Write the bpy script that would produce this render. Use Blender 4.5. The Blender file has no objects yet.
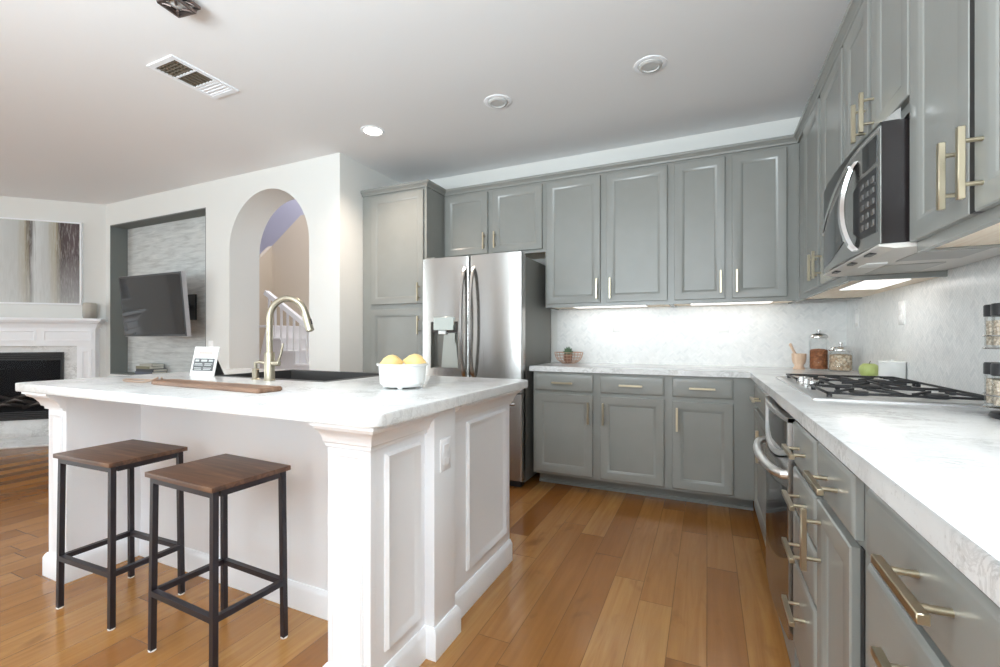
import bpy, bmesh, math, random
from mathutils import Vector, Matrix
random.seed(7)
sc = bpy.context.scene
COL = sc.collection
PI = math.pi

# ------------------------------------------------------------------ camera
cam_d = bpy.data.cameras.new('camera'); cam = bpy.data.objects.new('camera', cam_d); COL.objects.link(cam)
cam_d.sensor_width = 36.0; cam_d.lens = 36.0 * 452.7 / 1000.0
cam_d.shift_y = 0.0045; cam_d.clip_start = 0.02
cam.location = (0, 0, 1.125); cam.rotation_euler = (PI / 2, 0, math.radians(24.57))
sc.camera = cam

# ------------------------------------------------------------------ world, exposure, large lights
w = bpy.data.worlds.new('world'); sc.world = w; w.use_nodes = True
bg = w.node_tree.nodes['Background']; bg.inputs[0].default_value = (0.93, 0.96, 1.0, 1); bg.inputs[1].default_value = 0.9
sc.view_settings.view_transform = 'Standard'; sc.view_settings.look = 'None'
sc.view_settings.gamma = 1; sc.view_settings.use_curve_mapping = False
sc.view_settings.exposure = -0.38
sc.cycles.use_denoising = True
sc.cycles.max_bounces = 10; sc.cycles.diffuse_bounces = 6; sc.cycles.glossy_bounces = 4
sc.cycles.transmission_bounces = 8; sc.cycles.transparent_max_bounces = 8
sc.cycles.caustics_reflective = False; sc.cycles.caustics_refractive = False
sc.cycles.sample_clamp_indirect = 6.0

def area(name, loc, rot, sx, sy, power, col=(1, 1, 1), spread=PI):
    l = bpy.data.lights.new(name, 'AREA'); l.shape = 'RECTANGLE'; l.size = sx; l.size_y = sy
    l.energy = power; l.color = col; l.spread = spread
    o = bpy.data.objects.new(name, l); COL.objects.link(o); o.location = loc; o.rotation_euler = rot
    return o
# daylight through the sliding door behind the camera and the living-room windows on the left
WINS = [(-2.2, 0.75, 0.08, 2.35), (-3.35, -3.18, 0.3, 2.3), (-6.8, -4.7, 0.5, 2.3)]      # rear openings: x0, x1, z0, z1
for k_, (wx0, wx1, wz0, wz1) in enumerate(WINS):
    area('daylight_rear', ((wx0 + wx1) / 2, -3.2, (wz0 + wz1) / 2), (PI / 2, 0, 0), wx1 - wx0, wz1 - wz0, 3.6 * (wx1 - wx0) * (wz1 - wz0), (0.85, 0.95, 1.0))
area('daylight_left', (-9.05, -2.1, 1.3), (PI / 2, 0, -PI / 2), 2.0, 2.0, 165, (0.84, 0.95, 1.0))
# added fill light behind the camera, aimed up to brighten the ceiling
area('bounce_fill', (-1.2, -1.6, 1.45), (math.radians(163), 0, 0), 2.2, 1.2, 360, (0.82, 0.94, 1.0))
area('side_fill', (0.5, -0.7, 2.0), (math.radians(62), 0, math.radians(28)), 0.7, 0.7, 14, (0.93, 0.97, 1.0))  # added fill light beside the camera for the island's right side

# added overhead spot out of view, brightens the island side and near aisle
_l = bpy.data.lights.new('aisle_fill', 'SPOT'); _l.energy = 38; _l.spot_size = math.radians(72); _l.spot_blend = 0.25; _l.color = (0.92, 0.98, 1.0); _l.shadow_soft_size = 0.08
_o = bpy.data.objects.new('aisle_fill', _l); COL.objects.link(_o); _o.location = (0.0, 0.55, 2.66)

# ------------------------------------------------------------------ node helpers
def mat(name, base=(0.8, 0.8, 0.8), rough=0.5, metal=0.0, spec=0.5, **kw):
    m = bpy.data.materials.new(name); m.use_nodes = True
    b = m.node_tree.nodes['Principled BSDF']
    b.inputs['Base Color'].default_value = (*base, 1); b.inputs['Roughness'].default_value = rough
    b.inputs['Metallic'].default_value = metal; b.inputs['Specular IOR Level'].default_value = spec
    for k, v in kw.items(): b.inputs[k.replace('_', ' ')].default_value = v
    return m
def s2l(r, g, b):
    f = lambda c: (c / 255) / 12.92 if c / 255 <= 0.04045 else ((c / 255 + 0.055) / 1.055) ** 2.4
    return (f(r), f(g), f(b))
class NG:
    def __init__(s, m):
        s.m = m; s.t = m.node_tree; s.n = s.t.nodes; s.b = s.n['Principled BSDF']
    def new(s, ty, **props):
        n = s.n.new(ty)
        for k, v in props.items(): setattr(n, k, v)
        return n
    def link(s, a, b): s.t.links.new(a, b)
    def obj(s):
        return s.new('ShaderNodeTexCoord').outputs['Object']
    def mapping(s, v, scale=(1, 1, 1), rot=(0, 0, 0), loc=(0, 0, 0)):
        n = s.new('ShaderNodeMapping'); s.link(v, n.inputs[0])
        n.inputs['Scale'].default_value = scale; n.inputs['Rotation'].default_value = rot; n.inputs['Location'].default_value = loc
        return n.outputs[0]
    def noise(s, v, scale, detail=4, rough=0.5, dist=0.0):
        n = s.new('ShaderNodeTexNoise'); s.link(v, n.inputs['Vector'])
        n.inputs['Scale'].default_value = scale; n.inputs['Detail'].default_value = detail
        n.inputs['Roughness'].default_value = rough; n.inputs['Distortion'].default_value = dist
        return n.outputs[0]
    def white(s, v, dim='3D'):
        n = s.new('ShaderNodeTexWhiteNoise', noise_dimensions=dim)
        s.link(v, n.inputs['W' if dim == '1D' else 'Vector']); return n.outputs[0]
    def ramp(s, f, stops):
        n = s.new('ShaderNodeValToRGB'); s.link(f, n.inputs[0]); e = n.color_ramp.elements
        while len(e) < len(stops): e.new(0.5)
        for el, (p, c) in zip(e, stops):
            el.position = p; el.color = (*c, 1) if len(c) == 3 else c
        return n.outputs[0]
    def mix(s, f, a, b, mode='MIX'):
        n = s.new('ShaderNodeMix', data_type='RGBA', blend_type=mode)
        for sock, v in ((n.inputs[0], f), (n.inputs[6], a), (n.inputs[7], b)):
            if isinstance(v, (int, float)): sock.default_value = v
            elif isinstance(v, tuple): sock.default_value = (*v, 1)
            else: s.link(v, sock)
        return n.outputs[2]
    def math(s, op, a, b=None, c=None):
        n = s.new('ShaderNodeMath', operation=op)
        for i, v in enumerate((a, b, c)):
            if v is None: continue
            if isinstance(v, (int, float)): n.inputs[i].default_value = v
            else: s.link(v, n.inputs[i])
        return n.outputs[0]
    def sep(s, v):
        n = s.new('ShaderNodeSeparateXYZ'); s.link(v, n.inputs[0]); return n.outputs
    def comb(s, x, y, z=0.0):
        n = s.new('ShaderNodeCombineXYZ')
        for i, v in enumerate((x, y, z)):
            if isinstance(v, (int, float)): n.inputs[i].default_value = v
            else: s.link(v, n.inputs[i])
        return n.outputs[0]
    def bump(s, h, strength=0.2, dist=0.01):
        n = s.new('ShaderNodeBump'); s.link(h, n.inputs['Height'])
        n.inputs['Strength'].default_value = strength; n.inputs['Distance'].default_value = dist
        s.link(n.outputs[0], s.b.inputs['Normal'])
    def color(s, c): s.link(c, s.b.inputs['Base Color'])
    def rough(s, r): s.link(r, s.b.inputs['Roughness'])

# ------------------------------------------------------------------ materials
def m_wall(name, c, sc_=60, st=0.05):
    m = mat(name, c, 0.9, spec=0.2); g = NG(m); g.bump(g.noise(g.obj(), sc_, 3), st, 0.004); return m
WALL = m_wall('wall_paint', s2l(226, 226, 223))
CEIL = m_wall('ceiling_paint', s2l(236, 236, 237), 90, 0.06)
HALL = m_wall('hall_paint', s2l(212, 202, 186))
LAV = m_wall('stairwell_paint', s2l(205, 205, 214))
TRIM = mat('white_trim_paint', s2l(245, 247, 251), 0.35)
NICHE = m_wall('niche_grey_paint', s2l(122, 126, 124))

def m_cab():
    m = mat('sage_grey_cabinet_paint', s2l(139, 139, 136), 0.26); g = NG(m)
    n = g.noise(g.obj(), 9, 4); g.color(g.mix(n, s2l(136, 137, 133), s2l(142, 143, 139)))
    g.bump(g.noise(g.mapping(g.obj(), (90, 90, 12)), 2, 2), 0.04, 0.002); return m
CAB = m_cab()
GAP_SHADE = mat('gap_shade_paint', (0.015, 0.015, 0.015), 0.6)  # near-black stand-in for the shade in cabinet door gaps
BIRCH = mat('birch_underside', s2l(236, 222, 204), 0.55)
_g = NG(BIRCH); _g.color(_g.ramp(_g.noise(_g.mapping(_g.obj(), (2, 30, 30)), 3, 4), [(0.3, s2l(226, 208, 186)), (0.7, s2l(242, 230, 212))]))

def m_quartz(name, vein=1.0):
    m = mat(name, (0.85, 0.85, 0.84), 0.17); g = NG(m); o = g.obj()
    d = g.noise(o, 3.0, 5, 0.6, 0.6)
    v = g.noise(g.mapping(o, (3.2, 7.5, 5), (0, 0, 0.5)), 3.0, 8, 0.68, 1.2)
    vein_m = g.ramp(v, [(0.44, (0, 0, 0)), (0.5, (1, 1, 1)), (0.56, (0, 0, 0))])
    base = g.ramp(d, [(0.3, s2l(218, 219, 219)), (0.62, s2l(233, 234, 234))])
    mask = g.math('MULTIPLY', vein_m, g.ramp(g.noise(o, 5.5, 3), [(0.42, (0, 0, 0)), (0.68, (1, 1, 1))]))
    c = g.mix(g.math('MULTIPLY', mask, 0.6 * vein), base, s2l(150, 148, 146))
    sp = g.ramp(g.noise(o, 120, 2, 0.6), [(0.62, (0, 0, 0)), (0.72, (1, 1, 1))])
    c = g.mix(g.math('MULTIPLY', sp, 0.3 * vein), c, s2l(160, 156, 150))
    g.color(c); return m
QUARTZ = m_quartz('white_veined_quartz')
MARBLE = m_quartz('hearth_marble'); 
_b = MARBLE.node_tree.nodes['Principled BSDF']; _b.inputs['Roughness'].default_value = 0.25

def m_floor():
    m = mat('hand_scraped_plank_floor', (0.4, 0.2, 0.08), 0.24); g = NG(m); o = g.obj(); x, y, z = g.sep(o)
    W = 0.132
    r = g.math('FLOOR', g.math('DIVIDE', x, W)); fx = g.math('FRACT', g.math('DIVIDE', x, W))
    off = g.math('MULTIPLY', g.white(r, '1D'), 3.7)
    yy = g.math('DIVIDE', g.math('ADD', y, off), 1.15)
    k = g.math('FLOOR', yy); fy = g.math('FRACT', yy)
    idv = g.comb(r, k, 1.3); rnd = g.white(idv)
    # grain stretched along the plank and shifted per plank
    gv = g.comb(g.math('MULTIPLY', x, 26), g.math('ADD', g.math('MULTIPLY', y, 1.6), g.math('MULTIPLY', rnd, 40)), rnd)
    grain = g.noise(gv, 1.0, 6, 0.62, 0.7)
    knots = g.noise(g.comb(g.math('MULTIPLY', x, 7), g.math('MULTIPLY', y, 3.2), g.math('MULTIPLY', rnd, 9)), 1.4, 3, 0.5, 0.4)
    c = g.ramp(rnd, [(0.0, s2l(132, 85, 40)), (0.35, s2l(147, 99, 50)), (0.7, s2l(162, 115, 63)), (1.0, s2l(174, 130, 78))])
    c = g.mix(g.ramp(grain, [(0.35, (0, 0, 0)), (0.72, (0.6, 0.6, 0.6))]), c, s2l(124, 76, 34))
    c = g.mix(g.ramp(knots, [(0.62, (0, 0, 0)), (0.78, (0.7, 0.7, 0.7))]), c, s2l(116, 74, 38))
    ex = g.math('MINIMUM', fx, g.math('SUBTRACT', 1.0, fx))
    ey = g.math('MINIMUM', fy, g.math('SUBTRACT', 1.0, fy))
    e = g.math('MINIMUM', g.math('MULTIPLY', ex, W), g.math('MULTIPLY', ey, 1.15))
    seam = g.ramp(g.math('MULTIPLY', e, 400), [(0.25, (1, 1, 1)), (0.75, (0, 0, 0))])
    c = g.mix(g.math('MULTIPLY', seam, 0.65), c, s2l(84, 54, 28)); g.color(c)
    scrape = g.noise(g.comb(g.math('MULTIPLY', x, 5), g.math('ADD', g.math('MULTIPLY', y, 16), g.math('MULTIPLY', rnd, 50)), 0), 1.0, 2, 0.5, 0.5)
    h = g.math('SUBTRACT', g.math('ADD', g.math('MULTIPLY', scrape, 0.55), g.math('MULTIPLY', grain, 0.12)), g.math('MULTIPLY', seam, 0.5))
    g.bump(h, 0.3, 0.006); g.rough(g.ramp(grain, [(0.3, (0.17, 0.17, 0.17)), (0.8, (0.29, 0.29, 0.29))])); return m
FLOOR = m_floor()

def m_herring(name, ax, ay, tilt=45, unit=0.0125):
    m = mat(name, (0.8, 0.8, 0.8), 0.22); g = NG(m); o = g.obj(); s3 = g.sep(o)
    n = 3
    a, b = s3[ax], s3[ay]
    c, s = math.cos(math.radians(tilt)) / unit, math.sin(math.radians(tilt)) / unit
    u = g.math('ADD', g.math('MULTIPLY', a, c), g.math('MULTIPLY', b, s))
    v = g.math('SUBTRACT', g.math('MULTIPLY', b, c), g.math('MULTIPLY', a, s))
    i = g.math('FLOOR', u); j = g.math('FLOOR', v)
    k = g.math('FLOORED_MODULO', g.math('SUBTRACT', i, j), 2 * n)
    hz = g.math('LESS_THAN', k, n - 0.5)
    def pick(p, q): return g.math('ADD', g.math('MULTIPLY', hz, p), g.math('MULTIPLY', g.math('SUBTRACT', 1.0, hz), q))
    i0 = g.math('SUBTRACT', i, g.math('MULTIPLY', hz, k))
    j0 = g.math('SUBTRACT', j, g.math('MULTIPLY', g.math('SUBTRACT', 1.0, hz), g.math('SUBTRACT', 2 * n - 1, k)))
    fu = g.math('SUBTRACT', u, i0); fv = g.math('SUBTRACT', v, j0)
    L = pick(g.math('MINIMUM', fu, g.math('SUBTRACT', float(n), fu)), g.math('MINIMUM', fv, g.math('SUBTRACT', float(n), fv)))
    S = pick(g.math('MINIMUM', fv, g.math('SUBTRACT', 1.0, fv)), g.math('MINIMUM', fu, g.math('SUBTRACT', 1.0, fu)))
    e = g.math('MINIMUM', L, S)
    rnd = g.white(g.comb(i0, j0, hz))
    col = g.ramp(rnd, [(0.0, s2l(229, 230, 230)), (0.2, s2l(238, 239, 238)), (0.7, s2l(240, 240, 239)), (1.0, s2l(245, 245, 244))])
    vn = g.noise(o, 14, 6, 0.65, 1.0)
    col = g.mix(g.ramp(vn, [(0.5, (0, 0, 0)), (0.75, (0.25, 0.25, 0.25))]), col, s2l(196, 197, 197))
    gr = g.ramp(e, [(0.03, (1, 1, 1)), (0.09, (0, 0, 0))])
    col = g.mix(g.math('MULTIPLY', gr, 0.35), col, s2l(214, 214, 212)); g.color(col)
    g.bump(g.math('SUBTRACT', 1.0, gr), 0.25, 0.0015); return m
HERR_B = m_herring('herringbone_marble_back', 0, 2)
HERR_R = m_herring('herringbone_marble_right', 1, 2)

def m_nichetile():
    m = mat('ledger_stone_tile', (0.6, 0.6, 0.6), 0.5); g = NG(m); o = g.obj(); x, y, z = g.sep(o)
    n = g.noise(g.mapping(o, (1.2, 1, 9)), 3.2, 6, 0.62, 0.5)
    n2 = g.noise(g.mapping(o, (2, 1, 60)), 3, 3)
    c = g.ramp(n, [(0.3, s2l(178, 180, 179)), (0.5, s2l(204, 207, 206)), (0.7, s2l(222, 224, 222))])
    c = g.mix(g.math('MULTIPLY', n2, 0.25), c, s2l(160, 160, 158)); 
    row = g.math('FRACT', g.math('DIVIDE', z, 0.15)); j = g.ramp(row, [(0.0, (1, 1, 1)), (0.03, (0, 0, 0))])
    c = g.mix(g.math('MULTIPLY', j, 0.3), c, s2l(150, 150, 150)); g.color(c); return m
NTILE = m_nichetile()

def m_steel(name, c=(0.50, 0.492, 0.48), rough=0.24, axis=2, aniso=0.75):
    m = mat(name, c, rough, 1.0); g = NG(m)
    s = [160, 160, 160]; s[axis] = 2
    n = g.noise(g.mapping(g.obj(), tuple(s)), 1.0, 2, 0.5)
    g.rough(g.ramp(n, [(0.3, (rough - 0.02,) * 3), (0.7, (rough + 0.03,) * 3)]))
    if aniso:
        t = g.new('ShaderNodeTangent', direction_type='RADIAL', axis='Z'); g.link(t.outputs[0], g.b.inputs['Tangent'])
        g.b.inputs['Anisotropic'].default_value = aniso; g.b.inputs['Anisotropic Rotation'].default_value = 0.25
    return m
STEEL = m_steel('brushed_stainless_vertical'); STEELH = m_steel('brushed_stainless_horizontal', axis=1, aniso=0)
CHROME = mat('polished_chrome', (0.75, 0.75, 0.75), 0.1, 1.0)
BRASS = m_steel('brushed_brass', s2l(190, 179, 155), 0.3, aniso=0)
NICKEL = m_steel('champagne_nickel', s2l(178, 170, 152), 0.34, aniso=0)
PLASTIC_G = mat('fridge_side_grey', s2l(118, 118, 114), 0.45)
BLACKG = mat('black_glass', (0.012, 0.012, 0.014), 0.06)
BLACKP = mat('black_plastic', (0.02, 0.02, 0.022), 0.35)
IRON = mat('cast_iron', (0.018, 0.018, 0.02), 0.5)
SINKM = mat('dark_composite_sink', s2l(56, 54, 53), 0.4)
STOOLM = mat('stool_metal', s2l(44, 39, 44), 0.4, 0.3)
WHITEC = mat('white_ceramic', s2l(240, 241, 239), 0.18)
WHITEP = mat('white_plastic', s2l(248, 248, 247), 0.35)
def m_glass(name, tint=(0.97, 0.98, 0.98)):
    m = bpy.data.materials.new(name); m.use_nodes = True; t = m.node_tree; t.nodes.clear()
    o = t.nodes.new('ShaderNodeOutputMaterial'); mx = t.nodes.new('ShaderNodeMixShader'); tr = t.nodes.new('ShaderNodeBsdfTransparent'); gl = t.nodes.new('ShaderNodeBsdfGlossy'); lw = t.nodes.new('ShaderNodeFresnel')
    mlt = t.nodes.new('ShaderNodeMath'); mlt.operation = 'MULTIPLY'; mlt.inputs[1].default_value = 0.35; t.links.new(mlt.outputs[0], mx.inputs[0]); lw.inputs['IOR'].default_value = 1.3; tr.inputs[0].default_value = (*tint, 1); gl.inputs['Roughness'].default_value = 0.03
    t.links.new(lw.outputs[0], mlt.inputs[0]); t.links.new(tr.outputs[0], mx.inputs[1]); t.links.new(gl.outputs[0], mx.inputs[2]); t.links.new(mx.outputs[0], o.inputs[0]); return m
GLASS = m_glass('clear_glass')
LEATHER = mat('brown_leather', s2l(156, 134, 118), 0.6)
def m_wood(name, c0, c1, c2, rough=0.4, axis=0, sc_=1.0):
    m = mat(name, c1, rough); g = NG(m); s = [34 * sc_] * 3; s[axis] = 3 * sc_
    o = g.obj()
    n = g.noise(g.mapping(o, tuple(s)), 1.0, 6, 0.62, 0.8); n2 = g.noise(o, 6, 3)
    c = g.ramp(n, [(0.28, c0), (0.52, c1), (0.75, c2)])
    c = g.mix(g.ramp(n2, [(0.4, (0, 0, 0)), (0.7, (0.5, 0.5, 0.5))]), c, c0); g.color(c); g.bump(n, 0.1, 0.002); return m
SEATW = m_wood('rustic_brown_wood', s2l(58, 38, 28), s2l(96, 66, 48), s2l(128, 94, 70), 0.42)
BOARDW = m_wood('walnut_board', s2l(104, 76, 58), s2l(136, 104, 82), s2l(164, 130, 106), 0.5)
MORTARW = m_wood('olive_wood', s2l(206, 170, 142), s2l(228, 200, 174), s2l(240, 218, 198), 0.5, 2)
LEMON = mat('lemon_skin', s2l(232, 200, 136), 0.42); _g = NG(LEMON); _g.bump(_g.noise(_g.obj(), 260, 2), 0.25, 0.002)
APPLE = mat('green_apple_skin', s2l(160, 178, 74), 0.3); _g = NG(APPLE); _g.color(_g.mix(_g.noise(_g.mapping(_g.obj(), (30, 30, 8)), 2, 4), s2l(146, 162, 84), s2l(188, 198, 132)))
STEM = mat('stem_brown', s2l(84, 62, 38), 0.7)
SUCC = mat('succulent_green', s2l(86, 112, 84), 0.5)
POTM = mat('clay_pot', s2l(150, 110, 90), 0.7)
ROSE = mat('copper_wire', s2l(206, 172, 152), 0.3, 0.7)
def m_grains(name, cs, scale):
    m = mat(name, cs[0], 0.7); g = NG(m)
    v = g.new('ShaderNodeTexVoronoi'); g.link(g.obj(), v.inputs['Vector']); v.inputs['Scale'].default_value = scale
    r = g.white(v.outputs['Color']); c = g.ramp(r, [(k / (len(cs) - 1), c) for k, c in enumerate(cs)])
    c = g.mix(g.ramp(v.outputs['Distance'], [(0.35, (0, 0, 0)), (0.75, (0.6, 0.6, 0.6))]), c, tuple(x * 0.4 for x in cs[0]))
    g.color(c); g.bump(v.outputs['Distance'], 0.6, 0.004); return m
ALMOND = m_grains('almonds', [s2l(142, 84, 50), s2l(168, 106, 68), s2l(186, 126, 86)], 90)
PASTA = m_grains('mixed_nuts', [s2l(196, 164, 132), s2l(222, 200, 174), s2l(236, 222, 202)], 70)
SPICE = m_grains('ground_spice', [s2l(186, 168, 146), s2l(212, 198, 180), s2l(224, 212, 198)], 180)
def emis(name, c, s):
    m = mat(name, (1, 1, 1)); b = m.node_tree.nodes['Principled BSDF']
    b.inputs['Emission Color'].default_value = (*c, 1); b.inputs['Emission Strength'].default_value = s; return m
LAMP = emis('lamp_glow', (1.0, 0.90, 0.76), 12.0)
UCL = emis('undercabinet_glow', (1.0, 0.97, 0.93), 1.6)
BULB_OFF = mat('frosted_bulb', s2l(206, 206, 205), 0.4)

# ------------------------------------------------------------------ mesh builder
class MB:
    def __init__(s): s.bm = bmesh.new(); s.M = Matrix.Identity(4)
    def v(s, p): return s.bm.verts.new(s.M @ Vector(p))
    def at(s, loc=(0, 0, 0), rot=(0, 0, 0)):
        from mathutils import Euler
        s.M = Matrix.Translation(loc) @ Euler(rot).to_matrix().to_4x4(); return s
    def face(s, vs):
        try: return s.bm.faces.new(vs)
        except ValueError: return None
    def box(s, x0, x1, y0, y1, z0, z1, bev=0.0, seg=2):
        c = [s.v(p) for p in ((x0, y0, z0), (x1, y0, z0), (x1, y1, z0), (x0, y1, z0), (x0, y0, z1), (x1, y0, z1), (x1, y1, z1), (x0, y1, z1))]
        fs = [s.face([c[i] for i in q]) for q in ((3, 2, 1, 0), (4, 5, 6, 7), (0, 1, 5, 4), (1, 2, 6, 5), (2, 3, 7, 6), (3, 0, 4, 7))]
        if bev > 0:
            es = list({e for f in fs for e in f.edges})
            bmesh.ops.bevel(s.bm, geom=es, offset=bev, segments=seg, profile=0.7, affect='EDGES')
        return s
    def loft(s, rings, close_u=True, cap0=True, cap1=True):
        vr = [[s.v(p) for p in r] for r in rings]
        n = len(vr[0])
        for a, b in zip(vr, vr[1:]):
            for i in range(n if close_u else n - 1):
                s.face([a[i], a[(i + 1) % n], b[(i + 1) % n], b[i]])
        if cap0: s.face(list(reversed(vr[0])))
        if cap1: s.face(vr[-1])
        return s
    def lathe(s, prof, c=(0, 0, 0), seg=32, cap0=True, cap1=True, sx=1.0, sy=1.0):
        return s.loft([[(c[0] + sx * r * math.cos(2 * PI * i / seg), c[1] + sy * r * math.sin(2 * PI * i / seg), c[2] + z) for i in range(seg)] for r, z in prof], True, cap0, cap1)
    def tube(s, pts, r, seg=10, caps=True, square=False):
        pts = [Vector(p) for p in pts]; rs = r if isinstance(r, (list, tuple)) else [r] * len(pts)
        rings = []; up = None
        for i, p in enumerate(pts):
            d = (pts[min(i + 1, len(pts) - 1)] - pts[max(i - 1, 0)]).normalized()
            if up is None:
                up = Vector((0, 0, 1)) if abs(d.z) < 0.9 else Vector((1, 0, 0))
            a = d.cross(up)
            if a.length < 1e-5: a = d.cross(Vector((0, 1, 0)))
            a.normalize(); b = a.cross(d).normalized(); up = b
            n = 4 if square else seg; ph = PI / 4 if square else 0
            k = rs[i] * (math.sqrt(2) if square else 1)
            rings.append([p + k * (math.cos(ph + 2 * PI * j / n) * a + math.sin(ph + 2 * PI * j / n) * b) for j in range(n)])
        return s.loft(rings, True, caps, caps)
    def cyl(s, p0, p1, r, seg=16): return s.tube([p0, p1], r, seg)
    def rings(s, x0, x1, z0, z1, prof, fill=True):
        # concentric rectangles facing -y: prof = [(inset, y), ...]
        R = [[(x0 + i, y, z0 + i), (x1 - i, y, z0 + i), (x1 - i, y, z1 - i), (x0 + i, y, z1 - i)] for i, y in prof]
        return s.loft(R, True, True, fill)
    def prism(s, poly, a0, a1, axis='y'):
        f = {'y': lambda p, a: (p[0], a, p[1]), 'z': lambda p, a: (p[0], p[1], a), 'x': lambda p, a: (a, p[0], p[1])}[axis]
        return s.loft([[f(p, a0) for p in poly], [f(p, a1) for p in poly]])
    def sweep(s, path, prof):
        # path in plan, prof = [(out, z)] closed; out is to the right of travel
        P = [Vector(p) for p in path]; rings = []
        for i, p in enumerate(P):
            d0 = (P[i] - P[i - 1]).normalized() if i > 0 else None
            d1 = (P[i + 1] - P[i]).normalized() if i < len(P) - 1 else None
            d0 = d0 or d1; d1 = d1 or d0
            n0 = Vector((d0.y, -d0.x)); n1 = Vector((d1.y, -d1.x)); m = (n0 + n1).normalized()
            k = 1.0 / max(0.3, m.dot(n0))
            rings.append([(p.x + m.x * k * o, p.y + m.y * k * o, z) for o, z in prof])
        return s.loft(rings, True, True, True)
    def done(s, name, m, parent=None, smooth=True, ang=38):
        bm = s.bm
        bmesh.ops.recalc_face_normals(bm, faces=bm.faces[:])
        if smooth:
            for f in bm.faces: f.smooth = True
            for e in bm.edges:
                if len(e.link_faces) == 2 and e.calc_face_angle(0) > math.radians(ang): e.smooth = False
        me = bpy.data.meshes.new(name); bm.to_mesh(me); bm.free()
        for mm in (m if isinstance(m, list) else [m]): me.materials.append(mm)
        o = bpy.data.objects.new(name, me); COL.objects.link(o)
        if parent: o.parent = parent
        return o

def tag(o, label, cat, group=None, kind=None):
    o['label'] = label; o['category'] = cat
    if group: o['group'] = group
    if kind: o['kind'] = kind
    return o
def struct(o, label=None, cat=None):
    o['kind'] = 'structure'
    if label: o['label'] = label
    if cat: o['category'] = cat
    return o
def thing(name, label, cat, loc=(0, 0, 0), rz=0.0, group=None):
    o = bpy.data.objects.new(name, None); COL.objects.link(o); o.empty_display_size = 0.1
    o.location = loc; o.rotation_euler = (0, 0, rz); return tag(o, label, cat, group)
def copy_tree(o, parent=None):
    c = o.copy(); COL.objects.link(c)
    if parent: c.parent = parent
    for ch in list(o.children): copy_tree(ch, c)
    return c

# ================================================================== ROOM SHELL
XR, YB, ZC = 0.885, 3.85, 2.712          # right wall, back wall, ceiling
XI, YA = -2.855, 2.95                    # return wall beside the pantry, arch wall
struct(MB().box(-11, 1.2, -3.4, 6.6, -0.06, 0).done('floor', FLOOR, smooth=False), 'honey brown hand-scraped plank floor', 'floor')
m = MB(); m.box(-11, 1.2, -3.4, 3.0, ZC, ZC + 0.08); m.box(XI - 0.35, 1.2, 3.0, 4.0, ZC, ZC + 0.08)
m.box(-11, XI - 0.35, 3.0, 3.28, ZC, ZC + 0.08)
struct(m.done('ceiling', CEIL, smooth=False), 'flat off-white painted ceiling', 'ceiling')
struct(MB().box(XI - 0.33, XR + 0.2, YB, YB + 0.12, 0, ZC).done('wall_back', WALL, smooth=False), 'off-white wall above the back cabinets', 'wall')
struct(MB().box(XR, XR + 0.12, -3.4, YB, 0, ZC).done('wall_right', WALL, smooth=False), 'off-white wall behind the right counter', 'wall')

# arch wall: front and back skins with a niche hole and an arch hole
NX0, NX1, NZ0, NZ1, NYB = -6.42, -4.645, 0.70, 2.457, 3.125
AX0, AX1, AZS = -4.284, -3.211, 1.985
def arch_wall():
    m = MB(); bm = m.bm
    outer = [(-6.9, 0), (XI, 0), (XI, ZC), (-6.9, ZC)]
    niche = [(NX0, NZ0), (NX1, NZ0), (NX1, NZ1), (NX0, NZ1)]
    cx, r = (AX0 + AX1) / 2, (AX1 - AX0) / 2
    arch = [(AX0, 0.002), (AX1, 0.002)] + [(cx + r * math.cos(a), AZS + r * math.sin(a)) for a in [PI * k / 28 for k in range(29)]]
    for y in (YA, 3.28):
        es = []
        for loop in (outer, niche, arch):
            vs = [bm.verts.new((x, y, z)) for x, z in loop]
            es += [bm.edges.new((vs[i], vs[(i + 1) % len(vs)])) for i in range(len(vs))]
        bmesh.ops.triangle_fill(bm, use_beauty=True, use_dissolve=False, edges=es)
    for loop in (outer, niche, arch):
        a = [bm.verts.new((x, YA, z)) for x, z in loop]; b = [bm.verts.new((x, 3.28, z)) for x, z in loop]
        for i in range(len(a)):
            bm.faces.new([a[i], a[(i + 1) % len(a)], b[(i + 1) % len(a)], b[i]])
    bmesh.ops.remove_doubles(bm, verts=bm.verts[:], dist=1e-5)
    return m.done('wall_arch', WALL, ang=30)
struct(arch_wall(), 'off-white wall with arched opening and television niche', 'wall')
struct(MB().box(XI - 0.33, XI, 3.28, YB, 0, ZC).done('wall_return', WALL, smooth=False), 'off-white wall return beside the tall pantry cabinet', 'wall')
# niche lining
m = MB(); t = 0.012
m.box(NX0, NX0 + t, YA + 0.002, NYB, NZ0, NZ1); m.box(NX1 - t, NX1, YA + 0.002, NYB, NZ0, NZ1)
m.box(NX0 + t, NX1 - t, YA + 0.002, NYB, NZ1 - t, NZ1); m.box(NX0 + t, NX1 - t, YA + 0.002, NYB, NZ0, NZ0 + t)
struct(m.done('trim_1', NICHE, smooth=False), 'dark grey painted reveal of the television niche', 'niche')
struct(MB().box(NX0, NX1, NYB, NYB + 0.15, NZ0, NZ1).done('wall_niche', NTILE, smooth=False), 'grey stone tile at the back of the television niche', 'wall')

# diagonal fireplace wall: runs from the corner (-6.51, 2.95) towards the left of the camera
DX, DY = -6.51, 2.95
m = MB(); m.at((DX, DY, 0), (0, 0, PI / 4)); m.box(-4.2, 0.0, 0, 0.15, 0, ZC)
struct(m.done('wall_left', WALL, smooth=False), 'off-white angled wall around the fireplace', 'wall')

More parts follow.
